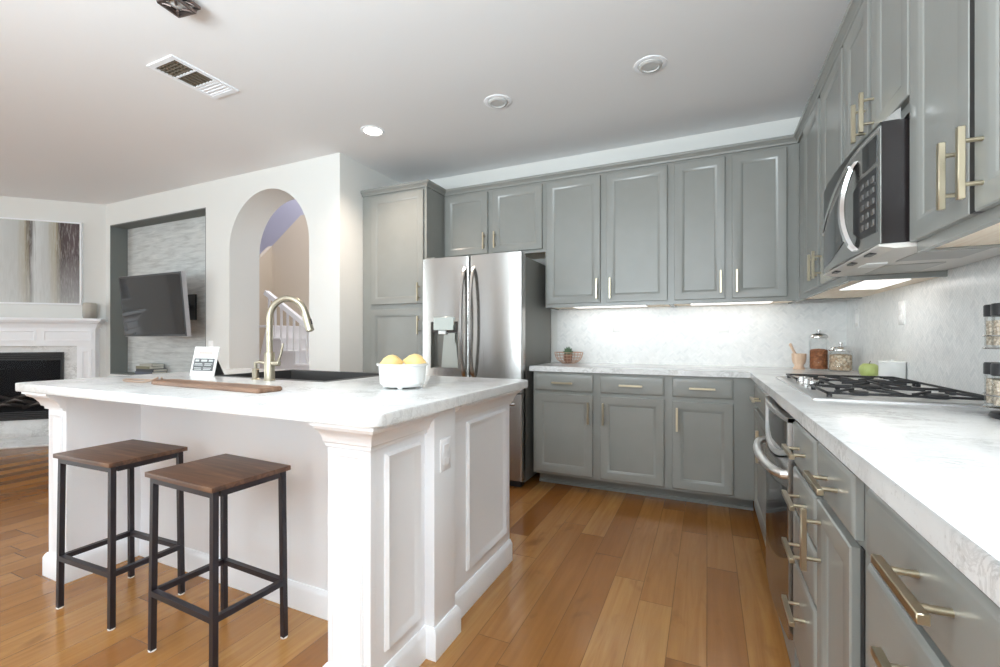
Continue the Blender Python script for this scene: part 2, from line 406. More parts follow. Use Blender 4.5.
# rear and far-left walls with window openings (behind the camera)
def wall_with_hole(name, a0, a1, h0, h1, z0, z1, const, axis):
    m = MB()
    def bx(p0, p1, q0, q1):
        if axis == 'y': m.box(p0, p1, const - 0.12, const, q0, q1)
        else: m.box(const - 0.12, const, p0, p1, q0, q1)
    bx(a0, h0, 0, ZC); bx(h1, a1, 0, ZC); bx(h0, h1, z1, ZC)
    if z0 > 0: bx(h0, h1, 0, z0)
    return struct(m.done(name, WALL, smooth=False))
m = MB(); xs = sorted([v for q in WINS for v in q[:2]]); xs = [-10.9] + xs + [1.1]
for i in range(0, len(xs), 2): m.box(xs[i], xs[i + 1], -3.37, -3.25, 0, ZC)
for wx0, wx1, wz0, wz1 in WINS: m.box(wx0, wx1, -3.37, -3.25, wz1, ZC); m.box(wx0, wx1, -3.37, -3.25, 0, wz0)
struct(m.done('wall_rear', WALL, smooth=False))
wall_with_hole('wall_far_left', -3.3, 1.0, -3.1, -1.1, 0.3, 2.3, -9.1, 'x')
def window(name, m, n, W, H):
    f = 0.045
    m.box(0, W, -0.04, 0.04, 0, f); m.box(0, W, -0.04, 0.04, H - f, H)
    for k in range(n + 1):
        x = k * (W - f) / n; m.box(x, x + f, -0.04, 0.04, f, H - f)
    return struct(m.done(name, TRIM, smooth=False))
for k_, (wx0, wx1, wz0, wz1) in enumerate(WINS): window('window_%d' % (k_ + 1), MB().at((wx0, -3.31, wz0)), (3, 1, 2)[k_], wx1 - wx0, wz1 - wz0)
window('window_4', MB().at((-9.16, -3.1, 0.3), (0, 0, PI / 2)), 2, 2.0, 2.0)

# hall and stairwell behind the arch
YS = 5.0
HLX = -6.241
struct(MB().prism([(HLX, 0), (-2.9, 0), (-2.9, 2.99), (-5.62, 2.99), (HLX, 2.576)], YS, YS + 0.1).done('wall_hall_back', HALL, smooth=False), 'beige stair wall with a slanting top edge', 'wall')
struct(MB().prism([(3.28, 0), (YS + 0.1, 0), (YS + 0.1, 2.58), (YS, 2.576), (4.79, 2.353), (3.28, 0.75)], HLX - 0.1, HLX, 'x').done('wall_hall_left', HALL, smooth=False), 'beige left wall of the stair hall', 'wall')
m = MB(); m.box(-8.6, -2.6, 6.5, 6.6, 0, 5.2); m.box(-8.7, -8.6, 3.2, 6.6, 0, 5.2); m.box(-2.95, -2.86, 3.97, 6.6, 0, 5.2)
m.box(-8.7, -2.6, 3.2, 3.28, ZC + 0.08, 5.2); m.box(-2.95, -2.86, 3.28, 3.97, ZC + 0.08, 5.2)
struct(m.done('wall_stairwell', LAV, smooth=False), 'pale wall of the upper stairwell', 'wall')
struct(MB().box(-8.7, -2.5, 3.2, 6.6, 5.2, 5.28).done('ceiling_stairwell', LAV, smooth=False), 'high ceiling above the stairwell', 'ceiling')
area('stairwell_daylight', (-6.3, 5.95, 5.1), (0, 0, 0), 2.5, 0.7, 75, (0.84, 0.86, 1.0))
area('hall_lamp', (-4.5, 3.75, 4.7), (0, 0, 0), 0.6, 0.6, 80, (1.0, 0.94, 0.87))

# staircase going down to the right, with a railing along its near side
st = thing('staircase', 'white and wood staircase seen through the arch', 'staircase', (-5.38, 4.22, 0)); st['kind'] = 'structure'
run, rise = 0.27, 0.168
m = MB()
poly = [(-0.4, 0.0), (-0.4, 1.10 + rise)]
x, z = 0.0, 1.10 + rise
pts = [(-0.4, z)]
for k in range(7):
    pts += [(x, z), (x, z - rise)]; x += run; z -= rise
pts += [(x, 0.0), (-0.4, 0.0)]
m.prism(pts[1:], 0, 0.75); m.done('riser_block', TRIM, st, smooth=False)
x, z = 0.0, 1.10 + rise
for k in range(7):
    MB().box(x - run, x + 0.02, -0.02, 0.75, z, z + 0.03, 0.006).done('tread', TRIM, st); x += run; z -= rise
rl = thing('stair_railing', 'white stair railing with thin balusters seen through the arch', 'railing', (-5.38, 4.22, 0)); rl['kind'] = 'structure'
m = MB(); m.tube([(0.0, 0.0, 1.735), (1.75, 0.0, 0.685)], 0.03, 8, square=True); m.done('handrail', TRIM, rl)
for k in range(14):
    bx_ = 0.06 + k * 0.115; zt = 1.735 - bx_ * 0.6 - 0.03; zb = max(0.0, 1.268 - 0.168 * (math.floor(bx_ / run) + 1) + 0.03)
    MB().box(bx_ - 0.012, bx_ + 0.012, -0.012, 0.012, zb, zt).done('baluster', TRIM, rl, smooth=False)
MB().box(1.70, 1.79, -0.045, 0.045, 0.0, 0.86, 0.006).done('newel_post', TRIM, rl)

# ================================================================== CABINETS
def pull(m_parent, x, y, z, vertical, L=0.155, mtl=None, so=0.036, w_=0.0065):
    """square bar pull on two posts, front of the door at local y"""
    m = MB(); d = L / 2; pd = L * 0.30
    if vertical:
        m.box(x - w_, x + w_, y - so - w_, y - so + w_, z - d, z + d, 0.0012, 1)
        for s in (-1, 1): m.cyl((x, y - so, z + s * pd), (x, y + 0.001, z + s * pd), 0.0048, 10)
    else:
        m.box(x - d, x + d, y - so - w_, y - so + w_, z - w_, z + w_, 0.0012, 1)
        for s in (-1, 1): m.cyl((x + s * pd, y - so, z), (x + s * pd, y + 0.001, z), 0.0048, 10)
    return m.done('handle', mtl or BRASS, m_parent)
def door(parent, x0, x1, z0, z1, hx=None, hz=None, vertical=True, t=0.02, fr=0.055, L=0.155):
    m = MB()
    m.rings(x0, x1, z0, z1, [(0, -0.001), (0, -t + 0.003), (0.003, -t), (fr - 0.006, -t), (fr, -t + 0.004), (fr + 0.008, -t + 0.006), (fr + 0.012, -t + 0.011), (fr + 0.016, -t + 0.011)])
    d = m.done('door', CAB, parent)
    if hx is not None: pull(d, hx, -t, hz, vertical, L)
    return d
def drawer(parent, x0, x1, z0, z1, t=0.02, L=0.155, hz=None):
    m = MB()
    m.rings(x0, x1, z0, z1, [(0, -0.001), (0, -t + 0.006), (0.006, -t + 0.001), (0.010, -t), (0.03, -t)])
    d = m.done('drawer', CAB, parent); pull(d, (x0 + x1) / 2, -t, hz or (z0 + z1) / 2, False, L); return d
def base_body(parent, W, D, toe=0.14, fz=0.105):
    m = MB(); m.box(0, W, 0, D, fz, 0.874); m.done('body', CAB, parent, smooth=False)
    m = MB(); m.box(0, W, toe, D, 0, fz); m.box(0, W, toe - 0.012, toe, 0, 0.02); m.done('toe_kick', CAB, parent, smooth=False)
def upper_body(parent, W, D, z0, z1, under=True):
    m = MB(); m.box(0, W, 0, 0.02, z0, z1)
    b0 = z0 + 0.006 if under else z0
    m.box(0, 0.018, 0.02, D, z0, z1); m.box(W - 0.018, W, 0.02, D, z0, z1); m.box(0.018, W - 0.018, 0.02, D, b0 + 0.012, z1)
    m.done('body', CAB, parent, smooth=False)
    MB().box(0.018, W - 0.018, 0.02, D, b0, b0 + 0.012).done('underside', BIRCH, parent, smooth=False)

FYB, FXR = 3.24, 0.275          # base cabinet faces
UYB, UXR = 3.52, 0.55           # upper cabinet faces
R90 = -PI / 2
# --- back base run (local x from -1.2)
c = thing('base_cabinet', 'grey double-door base cabinet beside the refrigerator with two drawers', 'cabinet', (-1.2, FYB, 0), 0, 'grey base cabinets')
base_body(c, 0.96, 0.60)
door(c, 0.020, 0.455, 0.125, 0.712, 0.430, 0.588); door(c, 0.509, 0.937, 0.125, 0.712, 0.536, 0.588)
drawer(c, 0.020, 0.455, 0.735, 0.858); drawer(c, 0.509, 0.937, 0.735, 0.858)
c = thing('base_cabinet', 'grey single-door base cabinet in the inside corner under the back counter', 'cabinet', (-0.24, FYB, 0), 0, 'grey base cabinets')
base_body(c, 0.515, 0.60)
door(c, 0.030, 0.392, 0.125, 0.706, 0.060, 0.588); drawer(c, 0.030, 0.392, 0.735, 0.858)
# --- right base run (rotated: local x runs towards the camera)
def rbase(y_far, y_near, label): 
    c = thing('base_cabinet', label, 'cabinet', (FXR, y_far, 0), R90, 'grey base cabinets'); base_body(c, y_far - y_near, 0.60, 0.06); return c
c = rbase(3.235, 2.42, 'grey base cabinet between the inside corner and the oven')
door(c, 0.155, 0.795, 0.125, 0.712, 0.735, 0.60); drawer(c, 0.155, 0.795, 0.735, 0.858)
c = rbase(1.757, 1.40, 'narrow grey base cabinet with four stacked drawers beside the oven')
for z0, z1 in ((0.721, 0.855), (0.578, 0.708), (0.424, 0.565), (0.125, 0.411)):
    drawer(c, 0.010, 0.337, z0, z1, hz=(z0 + z1) / 2 if z0 > 0.2 else 0.315)
c = rbase(1.40, 1.045, 'grey base cabinet with one drawer above a tall panelled door')
MB().box(0.3055, 0.326, -0.003, -0.0005, 0.125, 0.72).done('door_gap_shade', GAP_SHADE, c, smooth=False); door(c, 0.012, 0.305, 0.125, 0.715, 0.055, 0.622); drawer(c, 0.012, 0.320, 0.735, 0.858)  # dark strip beside the door, painted in as gap shade
c = rbase(1.045, 0.24, 'wide grey drawer base cabinet nearest the camera')
for z0, z1 in ((0.742, 0.860), (0.46, 0.728), (0.125, 0.445)):
    dz = z1 - 0.048 if z0 < 0.7 else 0.811
    drawer(c, 0.048, 0.580, z0, z1, hz=dz)
# --- back uppers
UZ0, UZ1 = 1.372, 2.405
c = thing('upper_cabinet', 'grey short double-door cabinet above the refrigerator', 'cabinet', (-2.16, UYB, 0), 0, 'grey upper cabinets')
upper_body(c, 0.96, 0.326, 1.83, UZ1)
door(c, 0.018, 0.440, 1.855, 2.385, 0.414, 1.96, L=0.14); door(c, 0.488, 0.935, 1.855, 2.385, 0.517, 1.96, L=0.14)
c = thing('upper_cabinet', 'grey double-door upper cabinet next to the refrigerator on the back wall', 'cabinet', (-1.2, UYB, 0), 0, 'grey upper cabinets')
upper_body(c, 0.96, 0.326, UZ0, UZ1)
door(c, 0.014, 0.449, 1.40, 2.385, 0.428, 1.505); door(c, 0.495, 0.937, 1.40, 2.385, 0.530, 1.505)
c = thing('upper_cabinet', 'grey double-door upper cabinet in the corner of the back wall', 'cabinet', (-0.24, UYB, 0), 0, 'grey upper cabinets')
upper_body(c, 0.79, 0.326, UZ0, UZ1)
door(c, 0.025, 0.354, 1.40, 2.385, 0.326, 1.515); door(c, 0.397, 0.720, 1.40, 2.385, 0.425, 1.515)
# --- right uppers
def rupper(y_far, y_near, z0, label):
    c = thing('upper_cabinet', label, 'cabinet', (UXR, y_far, 0), R90, 'grey upper cabinets'); upper_body(c, y_far - y_near, 0.333, z0, UZ1); return c
c = rupper(3.515, 2.395, UZ0, 'grey double-door upper cabinet between the corner and the microwave')
door(c, 0.245, 0.655, 1.40, 2.385, 0.632, 1.50, L=0.14); door(c, 0.708, 1.110, 1.40, 2.385, 0.735, 1.50, L=0.14)
c = rupper(2.395, 1.685, 1.80, 'grey short double-door cabinet above the microwave')
door(c, 0.022, 0.345, 1.83, 2.385, 0.318, 1.92, L=0.14); door(c, 0.384, 0.706, 1.83, 2.385, 0.412, 1.92, L=0.14)
c = rupper(1.685, 0.98, UZ0, 'grey double-door upper cabinet nearest the camera right of the microwave')
door(c, 0.008, 0.334, 1.40, 2.385, 0.303, 1.50); door(c, 0.356, 0.697, 1.40, 2.385, 0.392, 1.50)
MB().box(0.336, 0.3555, -0.0188, -0.0005, 1.40, 2.385).done('door_gap_shade', GAP_SHADE, c, smooth=False)  # dark filler standing in for the shade between the two doors
# --- tall pantry
c = thing('pantry_cabinet', 'tall grey pantry cabinet between the wall return and the refrigerator', 'cabinet', (-2.85, FYB - 0.01, 0))
m = MB(); m.box(0, 0.69, 0, 0.618, 0.105, UZ1); m.box(0, 0.69, 0.08, 0.618, 0, 0.105); m.done('body', CAB, c, smooth=False)
door(c, 0.105, 0.665, 1.421, 2.385, 0.632, 1.515); door(c, 0.105, 0.665, 0.125, 1.377, 0.632, 1.235)
# --- crown moulding over all uppers
prof = [(0.001, 2.405), (0.012, 2.405), (0.014, 2.418), (0.026, 2.432), (0.034, 2.438), (0.036, 2.455), (0.001, 2.455)]
m = MB(); m.sweep([(-2.85, FYB - 0.01), (-2.16, FYB - 0.01), (-2.16, UYB), (UXR, UYB), (UXR, 0.98)], prof)
# dust top behind the crown
m.box(-2.85, -2.16, FYB - 0.01, YB, 2.4055, 2.41); m.box(-2.16, XR, UYB, YB, 2.4055, 2.41); m.box(UXR, XR, 0.98, UYB, 2.4055, 2.41)
struct(m.done('trim_2', CAB, smooth=False), 'grey crown moulding along the top of the cabinets', 'moulding')

# ================================================================== COUNTERS AND BACKSPLASH
m = MB(); m.prism([(-1.225, 3.212), (0.246, 3.21), (0.246, 0.2), (XR, 0.2), (XR, YB), (-1.225, YB)], 0.876, 0.914, 'z')
bmesh.ops.bevel(m.bm, geom=[e for e in m.bm.edges if abs(e.verts[0].co.z - 0.914) < 1e-4 and abs(e.verts[1].co.z - 0.914) < 1e-4], offset=0.007, segments=3, profile=0.5, affect='EDGES')
tag(m.done('countertop', QUARTZ), 'white veined quartz counter running along the back and right walls', 'countertop')
struct(MB().box(-1.2, XR - 0.008, YB - 0.008, YB, 0.914, 1.40).done('wall_backsplash_back', HERR_B, smooth=False), 'white marble herringbone backsplash on the back wall', 'backsplash')
struct(MB().box(XR - 0.008, XR, 0.2, YB - 0.008, 0.914, 1.42).done('wall_backsplash_right', HERR_R, smooth=False), 'white marble herringbone backsplash behind the cooktop', 'backsplash')

# under-cabinet lights
def ucl(x0, x1, y0, y1, label, p):
    t = thing('undercabinet_light', label, 'light', ((x0 + x1) / 2, (y0 + y1) / 2, 1.372))
    a, b = (x1 - x0) / 2, (y1 - y0) / 2
    MB().box(-a, a, -b, b, 0.006, 0.022, 0.002, 1).done('housing', WHITEP, t)
    MB().box(-a + 0.01, a - 0.01, -b + 0.008, b - 0.008, 0.002, 0.006).done('diffuser', UCL, t, smooth=False)
    area('undercabinet_glow', ((x0 + x1) / 2, (y0 + y1) / 2, 1.368), (0, 0, 0), x1 - x0, y1 - y0, p, (1.0, 0.96, 0.91))
ucl(-1.0, -0.42, 3.60, 3.76, 'slim white light strip under the back upper cabinet beside the refrigerator', 0.42)
ucl(-0.12, 0.42, 3.60, 3.76, 'slim white light strip under the back corner upper cabinet', 0.42)
ucl(0.62, 0.80, 2.47, 2.90, 'white light strip under the right upper cabinet beside the microwave', 0.5)
ucl(0.70, 0.84, 1.0, 1.27, 'white light strip under the upper cabinet nearest the camera', 0.3)

# outlets and switches
def plate(label, loc, rz, switch=False, W=0.072, H=0.116, cat='outlet', parent=None):
    t = thing('wall_outlet' if not switch else 'light_switch', label, cat, loc, rz)
    m = MB(); m.rings(-W / 2, W / 2, -H / 2, H / 2, [(0, 0), (0, -0.003), (0.004, -0.006)]); m.done('cover_plate', WHITEP, t)
    if switch: MB().box(-0.016, 0.016, -0.010, -0.0055, -0.033, 0.033, 0.0015, 1).done('rocker', WHITEP, t)
    else:
        for s in (-1, 1):
            k = MB().box(-0.017, 0.017, -0.0085, -0.0055, s * 0.024 - 0.014, s * 0.024 + 0.014, 0.003, 1).done('socket', WHITEP, t)
    return t
plate('white outlet on the back herringbone tile nearer the refrigerator', (-0.684, YB - 0.008, 1.232), 0)
plate('white outlet on the back herringbone tile nearer the corner', (0.118, YB - 0.008, 1.226), 0)
plate('white switch on the right herringbone wall nearest the corner', (XR - 0.008, 3.59, 1.25), R90, True, cat='switch')
plate('white outlet on the right herringbone wall above the cooktop', (XR - 0.008, 2.86, 1.25), R90)
plate('white switch on the wall between television niche and arch', (-4.565, YA, 1.04), 0, True, cat='switch')

# ================================================================== ISLAND
IX0, IX1 = -2.85, -0.912
isl = thing('kitchen_island', 'white panelled kitchen island with corner posts', 'island', (-1.9, 1.6, 0))
def I(m): m.M = Matrix.Translation((1.9, -1.6, 0)); return m          # work in room coordinates
def Iat(m, loc, rz): m.M = Matrix.Translation((1.9, -1.6, 0)) @ Matrix.Translation(loc) @ Matrix.Rotation(rz, 4, 'Z'); return m
m = I(MB()); m.box(-2.69, -0.935, 1.37, 1.60, 0, 0.875); m.box(-2.69, -2.52, 1.60, 2.08, 0, 0.875); m.box(-1.64, -0.935, 1.60, 2.08, 0, 0.875); m.box(-2.52, -1.64, 1.60, 2.08, 0, 0.69); m.done('body', TRIM, isl, smooth=False)
def end_wall(x0, x1, name):
    m = I(MB()); m.box(x0, x1, 1.09, 2.08, 0, 0.876); return m.done(name, TRIM, isl, smooth=False)
end_wall(-2.85 + 0.001, -2.69, 'end_wall'); end_wall(-1.08, -0.93, 'end_wall')
# posts with a raised vertical panel on the front
for px0, px1 in ((-2.85, -2.688), (-1.082, -0.912)):
    m = Iat(MB(), (px0, 1.09, 0), 0)
    W = px1 - px0
    m.rings(0, W, 0, 0.876, [(0, 0.0), (0, -0.022), (0.002, -0.024), (0.026, -0.024)], True)
    m.rings(0.026, W - 0.026, 0.10, 0.772, [(0, -0.022), (0.0, -0.030), (0.006, -0.034), (0.012, -0.030), (0.020, -0.026), (0.026, -0.026)])
    m.done('post', TRIM, isl)
# right side: facing panels (local -y turned to +x)
RZ = PI / 2
def side_panel(y0, y1, x, py0, py1, pz0, pz1, name):
    W = y1 - y0
    m = Iat(MB(), (x - 0.03, y0, 0), RZ)
    m.rings(0, W, 0, 0.876, [(0, 0), (0, -0.03)], True)
    m.rings(py0 - y0, py1 - y0, pz0, pz1, [(0, -0.029), (0, -0.034), (0.008, -0.043), (0.016, -0.040), (0.026, -0.034), (0.030, -0.026 - 0.006), (0.034, -0.031)])
    return m.done(name, TRIM, isl)
side_panel(1.0905, 1.355, IX1, 1.13, 1.318, 0.150, 0.765, 'side_panel')
side_panel(1.495, 2.11, IX1, 1.655, 2.055, 0.155, 0.775, 'side_panel')
m = I(MB()); m.box(-0.96, -0.872, 1.352, 1.498, 0, 0.876, 0.004, 2); m.done('pilaster', TRIM, isl)
# crown under the countertop
cp = [(0.0, 0.790), (0.010, 0.790), (0.012, 0.802), (0.020, 0.806), (0.025, 0.822), (0.039, 0.842), (0.058, 0.853), (0.062, 0.862), (0.070, 0.864), (0.070, 0.876), (0.0, 0.876)]
m = I(MB()); m.sweep([(-2.85, 2.08), (-2.85, 1.066), (-2.688, 1.066)][::1], [(o, z) for o, z in cp])
m.done('crown_moulding', TRIM, isl, ang=25)
m = I(MB()); m.sweep([(-1.082, 1.066), (IX1, 1.066), (IX1, 1.353)], cp); m.done('crown_moulding', TRIM, isl, ang=25)
m = I(MB()); m.sweep([(IX1, 1.497), (IX1, 2.11)], cp); m.done('crown_moulding', TRIM, isl, ang=25)
# plinth
bp = [(0.0, 0.0), (0.016, 0.0), (0.016, 0.085), (0.010, 0.098), (0.004, 0.106), (0.0, 0.106)]
m = I(MB())
m.sweep([(-2.85, 2.08), (-2.85, 1.066), (-2.688, 1.066), (-2.688, 1.37), (-1.082, 1.37), (-1.082, 1.066), (IX1, 1.066), (IX1, 1.352), (-0.872, 1.352), (-0.872, 1.498), (IX1, 1.498), (IX1, 2.11)], bp)
m.done('baseboard', TRIM, isl, ang=25)
# outlet on the pilaster
m = Iat(MB(), (-0.872, 1.425, 0.70), RZ); m.rings(-0.036, 0.036, -0.058, 0.058, [(0, 0.001), (0, -0.002), (0.003, -0.004)]); op = m.done('outlet_plate', TRIM, isl)
for s in (-1, 1):
    Iat(MB(), (-0.872, 1.425, 0.70 + s * 0.024), RZ).box(-0.017, 0.017, -0.0055, -0.0035, -0.014, 0.014, 0.0015, 1).done('socket', TRIM, op)

# island countertop (with the sink cut-out) and sink
SX0, SX1, SY0, SY1 = -2.50, -1.66, 1.62, 2.155
m = MB()
rc = 0.03; CT = (-2.975, -0.82, 0.985, 2.155)
def rcorner(cx, cy, a0): return [(cx + rc * math.cos(a0 + PI / 2 * k / 6), cy + rc * math.sin(a0 + PI / 2 * k / 6)) for k in range(7)]
ol = rcorner(CT[0] + rc, CT[2] + rc, PI) + rcorner(CT[1] - rc, CT[2] + rc, 1.5 * PI) + rcorner(CT[1] - rc, CT[3] - rc, 0) + [(SX1, SY1), (SX1, SY0), (SX0, SY0), (SX0, SY1)] + rcorner(CT[0] + rc, CT[3] - rc, PI / 2)
m.prism(ol, 0.876, 0.914, 'z')
bmesh.ops.bevel(m.bm, geom=[e for e in m.bm.edges if abs(e.verts[0].co.z - e.verts[1].co.z) < 1e-4], offset=0.006, segments=3, profile=0.5, affect='EDGES')
tag(m.done('island_countertop', QUARTZ), 'white veined quartz top of the island', 'countertop')
sk = thing('kitchen_sink', 'dark composite apron sink set into the island', 'sink', ((SX0 + SX1) / 2, 1.885, 0.70))
a, b = (SX1 - SX0) / 2 - 0.002, 0.263
m = MB(); wl = 0.022; zt, zb = 0.2165, 0.02
def rr(x0, x1, y0, y1, z, r=0.02): return [(x0, y0, z), (x1, y0, z), (x1, y1, z), (x0, y1, z)]
m.loft([rr(-a, a, -b, b + 0.01, 0.0), rr(-a, a, -b, b + 0.01, zt), rr(-a + wl, a - wl, -b + wl, b - wl, zt), rr(-a + wl, a - wl, -b + wl, b - wl, zt - 0.004), rr(-a + wl + 0.01, a - wl - 0.01, -b + wl + 0.01, b - wl - 0.01, zb)], True, True, True)
m.done('basin', SINKM, sk)
m = MB(); m.lathe([(0.045, zb), (0.045, zb + 0.004), (0.03, zb + 0.006), (0.004, zb + 0.006)]); m.done('drain', CHROME, sk)

# faucet (left of the sink back rim)
fx, fy = -1.98, 1.572
fa = thing('kitchen_faucet', 'champagne nickel gooseneck faucet at the island sink', 'faucet', (fx, fy, 0.914))
m = MB(); m.lathe([(0.028, 0.0), (0.028, 0.005), (0.0245, 0.008), (0.0245, 0.135), (0.021, 0.14)], seg=28); m.done('base', NICKEL, fa)
R_, hh = 0.098, 0.308
dirx, diry = math.cos(math.radians(16)), math.sin(math.radians(16))
pts = [(0, 0, 0.13), (0, 0, 0.22)]
for k in range(0, 21):
    a_ = PI - k * PI * 0.93 / 20
    pts.append((dirx * (R_ + R_ * math.cos(a_)), diry * (R_ + R_ * math.cos(a_)), hh + R_ * math.sin(a_)))
m = MB(); m.tube(pts, 0.0155, 16); m.done('gooseneck', NICKEL, fa)
pe = Vector(pts[-1]); pd = (Vector(pts[-1]) - Vector(pts[-2])).normalized()
m = MB(); m.tube([pe - pd * 0.005, pe + pd * 0.02, pe + pd * 0.085, pe + pd * 0.09], [0.017, 0.0185, 0.0195, 0.014], 18); sh = m.done('spray_head', NICKEL, fa)
q = pe + pd * 0.04 + Vector((dirx, diry, 0)) * 0.0165
MB().tube([q - pd * 0.014, q + pd * 0.014], 0.006, 8).done('button', BLACKP, sh)
m = MB(); m.cyl((0.02, 0.0, 0.085), (0.055, 0.012, 0.085), 0.014, 14); m.tube([(0.047, 0.010, 0.09), (0.060, 0.016, 0.13), (0.072, 0.02, 0.185)], [0.007, 0.006, 0.005], 10); m.done('lever', NICKEL, fa)
sd = thing('soap_dispenser', 'small nickel soap dispenser left of the island faucet', 'soap dispenser', (-2.085, 1.575, 0.914))
m = MB(); m.lathe([(0.022, 0), (0.022, 0.004), (0.016, 0.008), (0.016, 0.045), (0.018, 0.05), (0.012, 0.056)]); m.done('base', NICKEL, sd)
m = MB(); m.tube([(0, 0, 0.05), (0, 0, 0.085), (0.02, 0.008, 0.09), (0.06, 0.024, 0.08)], [0.008, 0.008, 0.008, 0.006], 10); m.done('spout', NICKEL, sd)

# ------------------------------------------------------------------ bar stools
def make_stool(label):
    t = thing('bar_stool', label, 'stool', (0, 0, 0), 0, 'backless wood and metal bar stools')
    W, D, H = 0.395, 0.295, 0.645
    m = MB(); m.box(-W / 2, W / 2, -D / 2, D / 2, H - 0.018, H, 0.004, 2); m.done('seat', SEATW, t)
    q = 0.0095
    m = MB(); m.box(-W / 2 + 0.012, W / 2 - 0.012, -D / 2 + 0.012, -D / 2 + 0.012 + 2 * q, H - 0.040, H - 0.018); m.box(-W / 2 + 0.012, W / 2 - 0.012, D / 2 - 0.012 - 2 * q, D / 2 - 0.012, H - 0.040, H - 0.018)
    for s in (-1, 1): m.box(s * (W / 2 - 0.012 - q) - q, s * (W / 2 - 0.012 - q) + q, -D / 2 + 0.037, D / 2 - 0.037, H - 0.040, H - 0.018)
    m.done('seat_frame', STOOLM, t, smooth=False)
    lx, ly = W / 2 - 0.012 - q, D / 2 - 0.012 - q
    sp = 0.005
    def at(z): k = 1 - z / (H - 0.03); return lx + sp * k, ly + sp * k
    for sx in (-1, 1):
        for sy in (-1, 1):
            x0, y0 = at(0.004); m = MB(); x1, y1 = at(H - 0.03)
            m.loft([[(sx * x0 + i, sy * y0 + j, 0.004) for i, j in ((-q, -q), (q, -q), (q, q), (-q, q))], [(sx * x1 + i, sy * y1 + j, H - 0.03) for i, j in ((-q, -q), (q, -q), (q, q), (-q, q))]])
            l = m.done('leg', STOOLM, t, smooth=False)
            MB().lathe([(0.012, 0.0), (0.013, 0.005)], (sx * x0, sy * y0, 0), 12).done('foot_pad', WHITEP, l)
    for z, kind in ((0.21, 'x'), (0.21, 'y')):
        x0, y0 = at(z)
        for s in (-1, 1):
            m = MB()
            if kind == 'x': m.box(-x0, x0, s * y0 - 0.010, s * y0 + 0.010, z - 0.010, z + 0.010)
            else: m.box(s * x0 - 0.010, s * x0 + 0.010, -y0, y0, z - 0.010, z + 0.010)
            m.done('footrest_bar', STOOLM, t, smooth=False)
    return t
s1 = make_stool('brown wood and black metal bar stool farther from the camera at the island')
s1.location = (-2.278, 1.091, 0); s1.rotation_euler.z = math.radians(2)
s2 = copy_tree(s1); s2['label'] = 'brown wood and black metal bar stool nearest the island corner post'; s2.location = (-1.631, 1.086, 0); s2.rotation_euler.z = math.radians(-2)

# ================================================================== REFRIGERATOR
fr = thing('refrigerator', 'stainless french-door refrigerator with water dispenser', 'refrigerator', (-1.69, 3.12, 0))
FW = 0.885 / 2
m = MB(); m.box(-FW + 0.004, FW - 0.004, 0.075, 0.70, 0.03, 1.745, 0.004, 1); m.done('cabinet', PLASTIC_G, fr)
m = MB(); m.box(-FW + 0.03, FW - 0.03, 0.05, 0.12, 0.0, 0.055); m.done('kick_grille', BLACKP, fr, smooth=False)
def bow_door(name, x0, x1, z0, z1, bulge, r=0.012, n=16):
    """door slab with a gently convex front and rounded vertical edges"""
    prof = []
    for k in range(5):
        a_ = PI / 2 * k / 4; prof.append((x0 + r - r * math.cos(a_), r - r * math.sin(a_)))
    for k in range(1, n):
        u = k / n; prof.append((x0 + r + (x1 - x0 - 2 * r) * u, -bulge * (1 - (2 * u - 1) ** 2)))
    for k in range(5):
        a_ = PI / 2 * (1 - k / 4); prof.append((x1 - r + r * math.cos(a_), r - r * math.sin(a_)))
    prof += [(x1, 0.07), (x0, 0.07)]
    return MB().prism(prof, z0, z1, 'z').done(name, STEEL, fr, ang=50)
dl = bow_door('door', -FW, -0.004, 0.715, 1.768, 0.014)
dr = bow_door('door', 0.004, FW, 0.715, 1.768, 0.014)
dz = bow_door('freezer_drawer', -FW, FW, 0.06, 0.705, 0.016)
# dispenser recess cut into the left door
DA, DB, DC, DD = -0.352, -0.098, 0.885, 1.255
cut = MB().box(DA, DB, -0.05, 0.055, DC, DD).done('cutter', STEEL, smooth=False); cut.location = fr.location
md = dl.modifiers.new('recess', 'BOOLEAN'); md.operation = 'DIFFERENCE'; md.object = cut; md.solver = 'EXACT'
bpy.context.view_layer.update()
new = bpy.data.meshes.new_from_object(dl.evaluated_get(bpy.context.evaluated_depsgraph_get()))
dl.modifiers.clear(); dl.data = new; bpy.data.objects.remove(cut)
CAV = mat('dispenser_cavity', s2l(120, 118, 112), 0.3, 0.7); DKC = mat('dispenser_dark', s2l(58, 50, 46), 0.3)
m = MB(); m.box(DA - 0.001, DB + 0.001, 0.045, 0.056, DC, DD); m.box(DA - 0.001, DA + 0.003, -0.004, 0.05, DC, DD); m.box(DB - 0.003, DB + 0.001, -0.004, 0.05, DC, DD); m.box(DA, DB, -0.01, 0.05, DC - 0.004, DC + 0.003); dp = m.done('dispenser_cavity', CAV, dl, smooth=False)
m = MB(); m.box(DA + 0.002, DB - 0.002, 0.0, 0.05, DD - 0.085, DD); m.done('cavity_hood', DKC, dp, smooth=False)
m = MB(); m.prism([(DA + 0.085, DC + 0.004), (DB - 0.012, DC + 0.004), (DB - 0.04, 1.165), (DA + 0.11, 1.165)], 0.018, 0.046); m.box(DB - 0.10, DB - 0.035, 0.004, 0.02, 1.085, 1.165); m.done('paddle', mat('dispenser_paddle', s2l(176, 178, 172), 0.35, 0.6), dp, smooth=False)
m = MB(); m.box(DA + 0.035, DB - 0.030, -0.026, 0.03, 1.185, 1.295, 0.004, 1); m.done('control_panel', mat('dispenser_display', s2l(190, 196, 190), 0.2, 0.7), dp)
m = MB(); m.box(DA + 0.075, DA + 0.145, -0.016, 0.03, 1.155, 1.187, 0.004, 1); m.done('spout', WHITEP, dp)
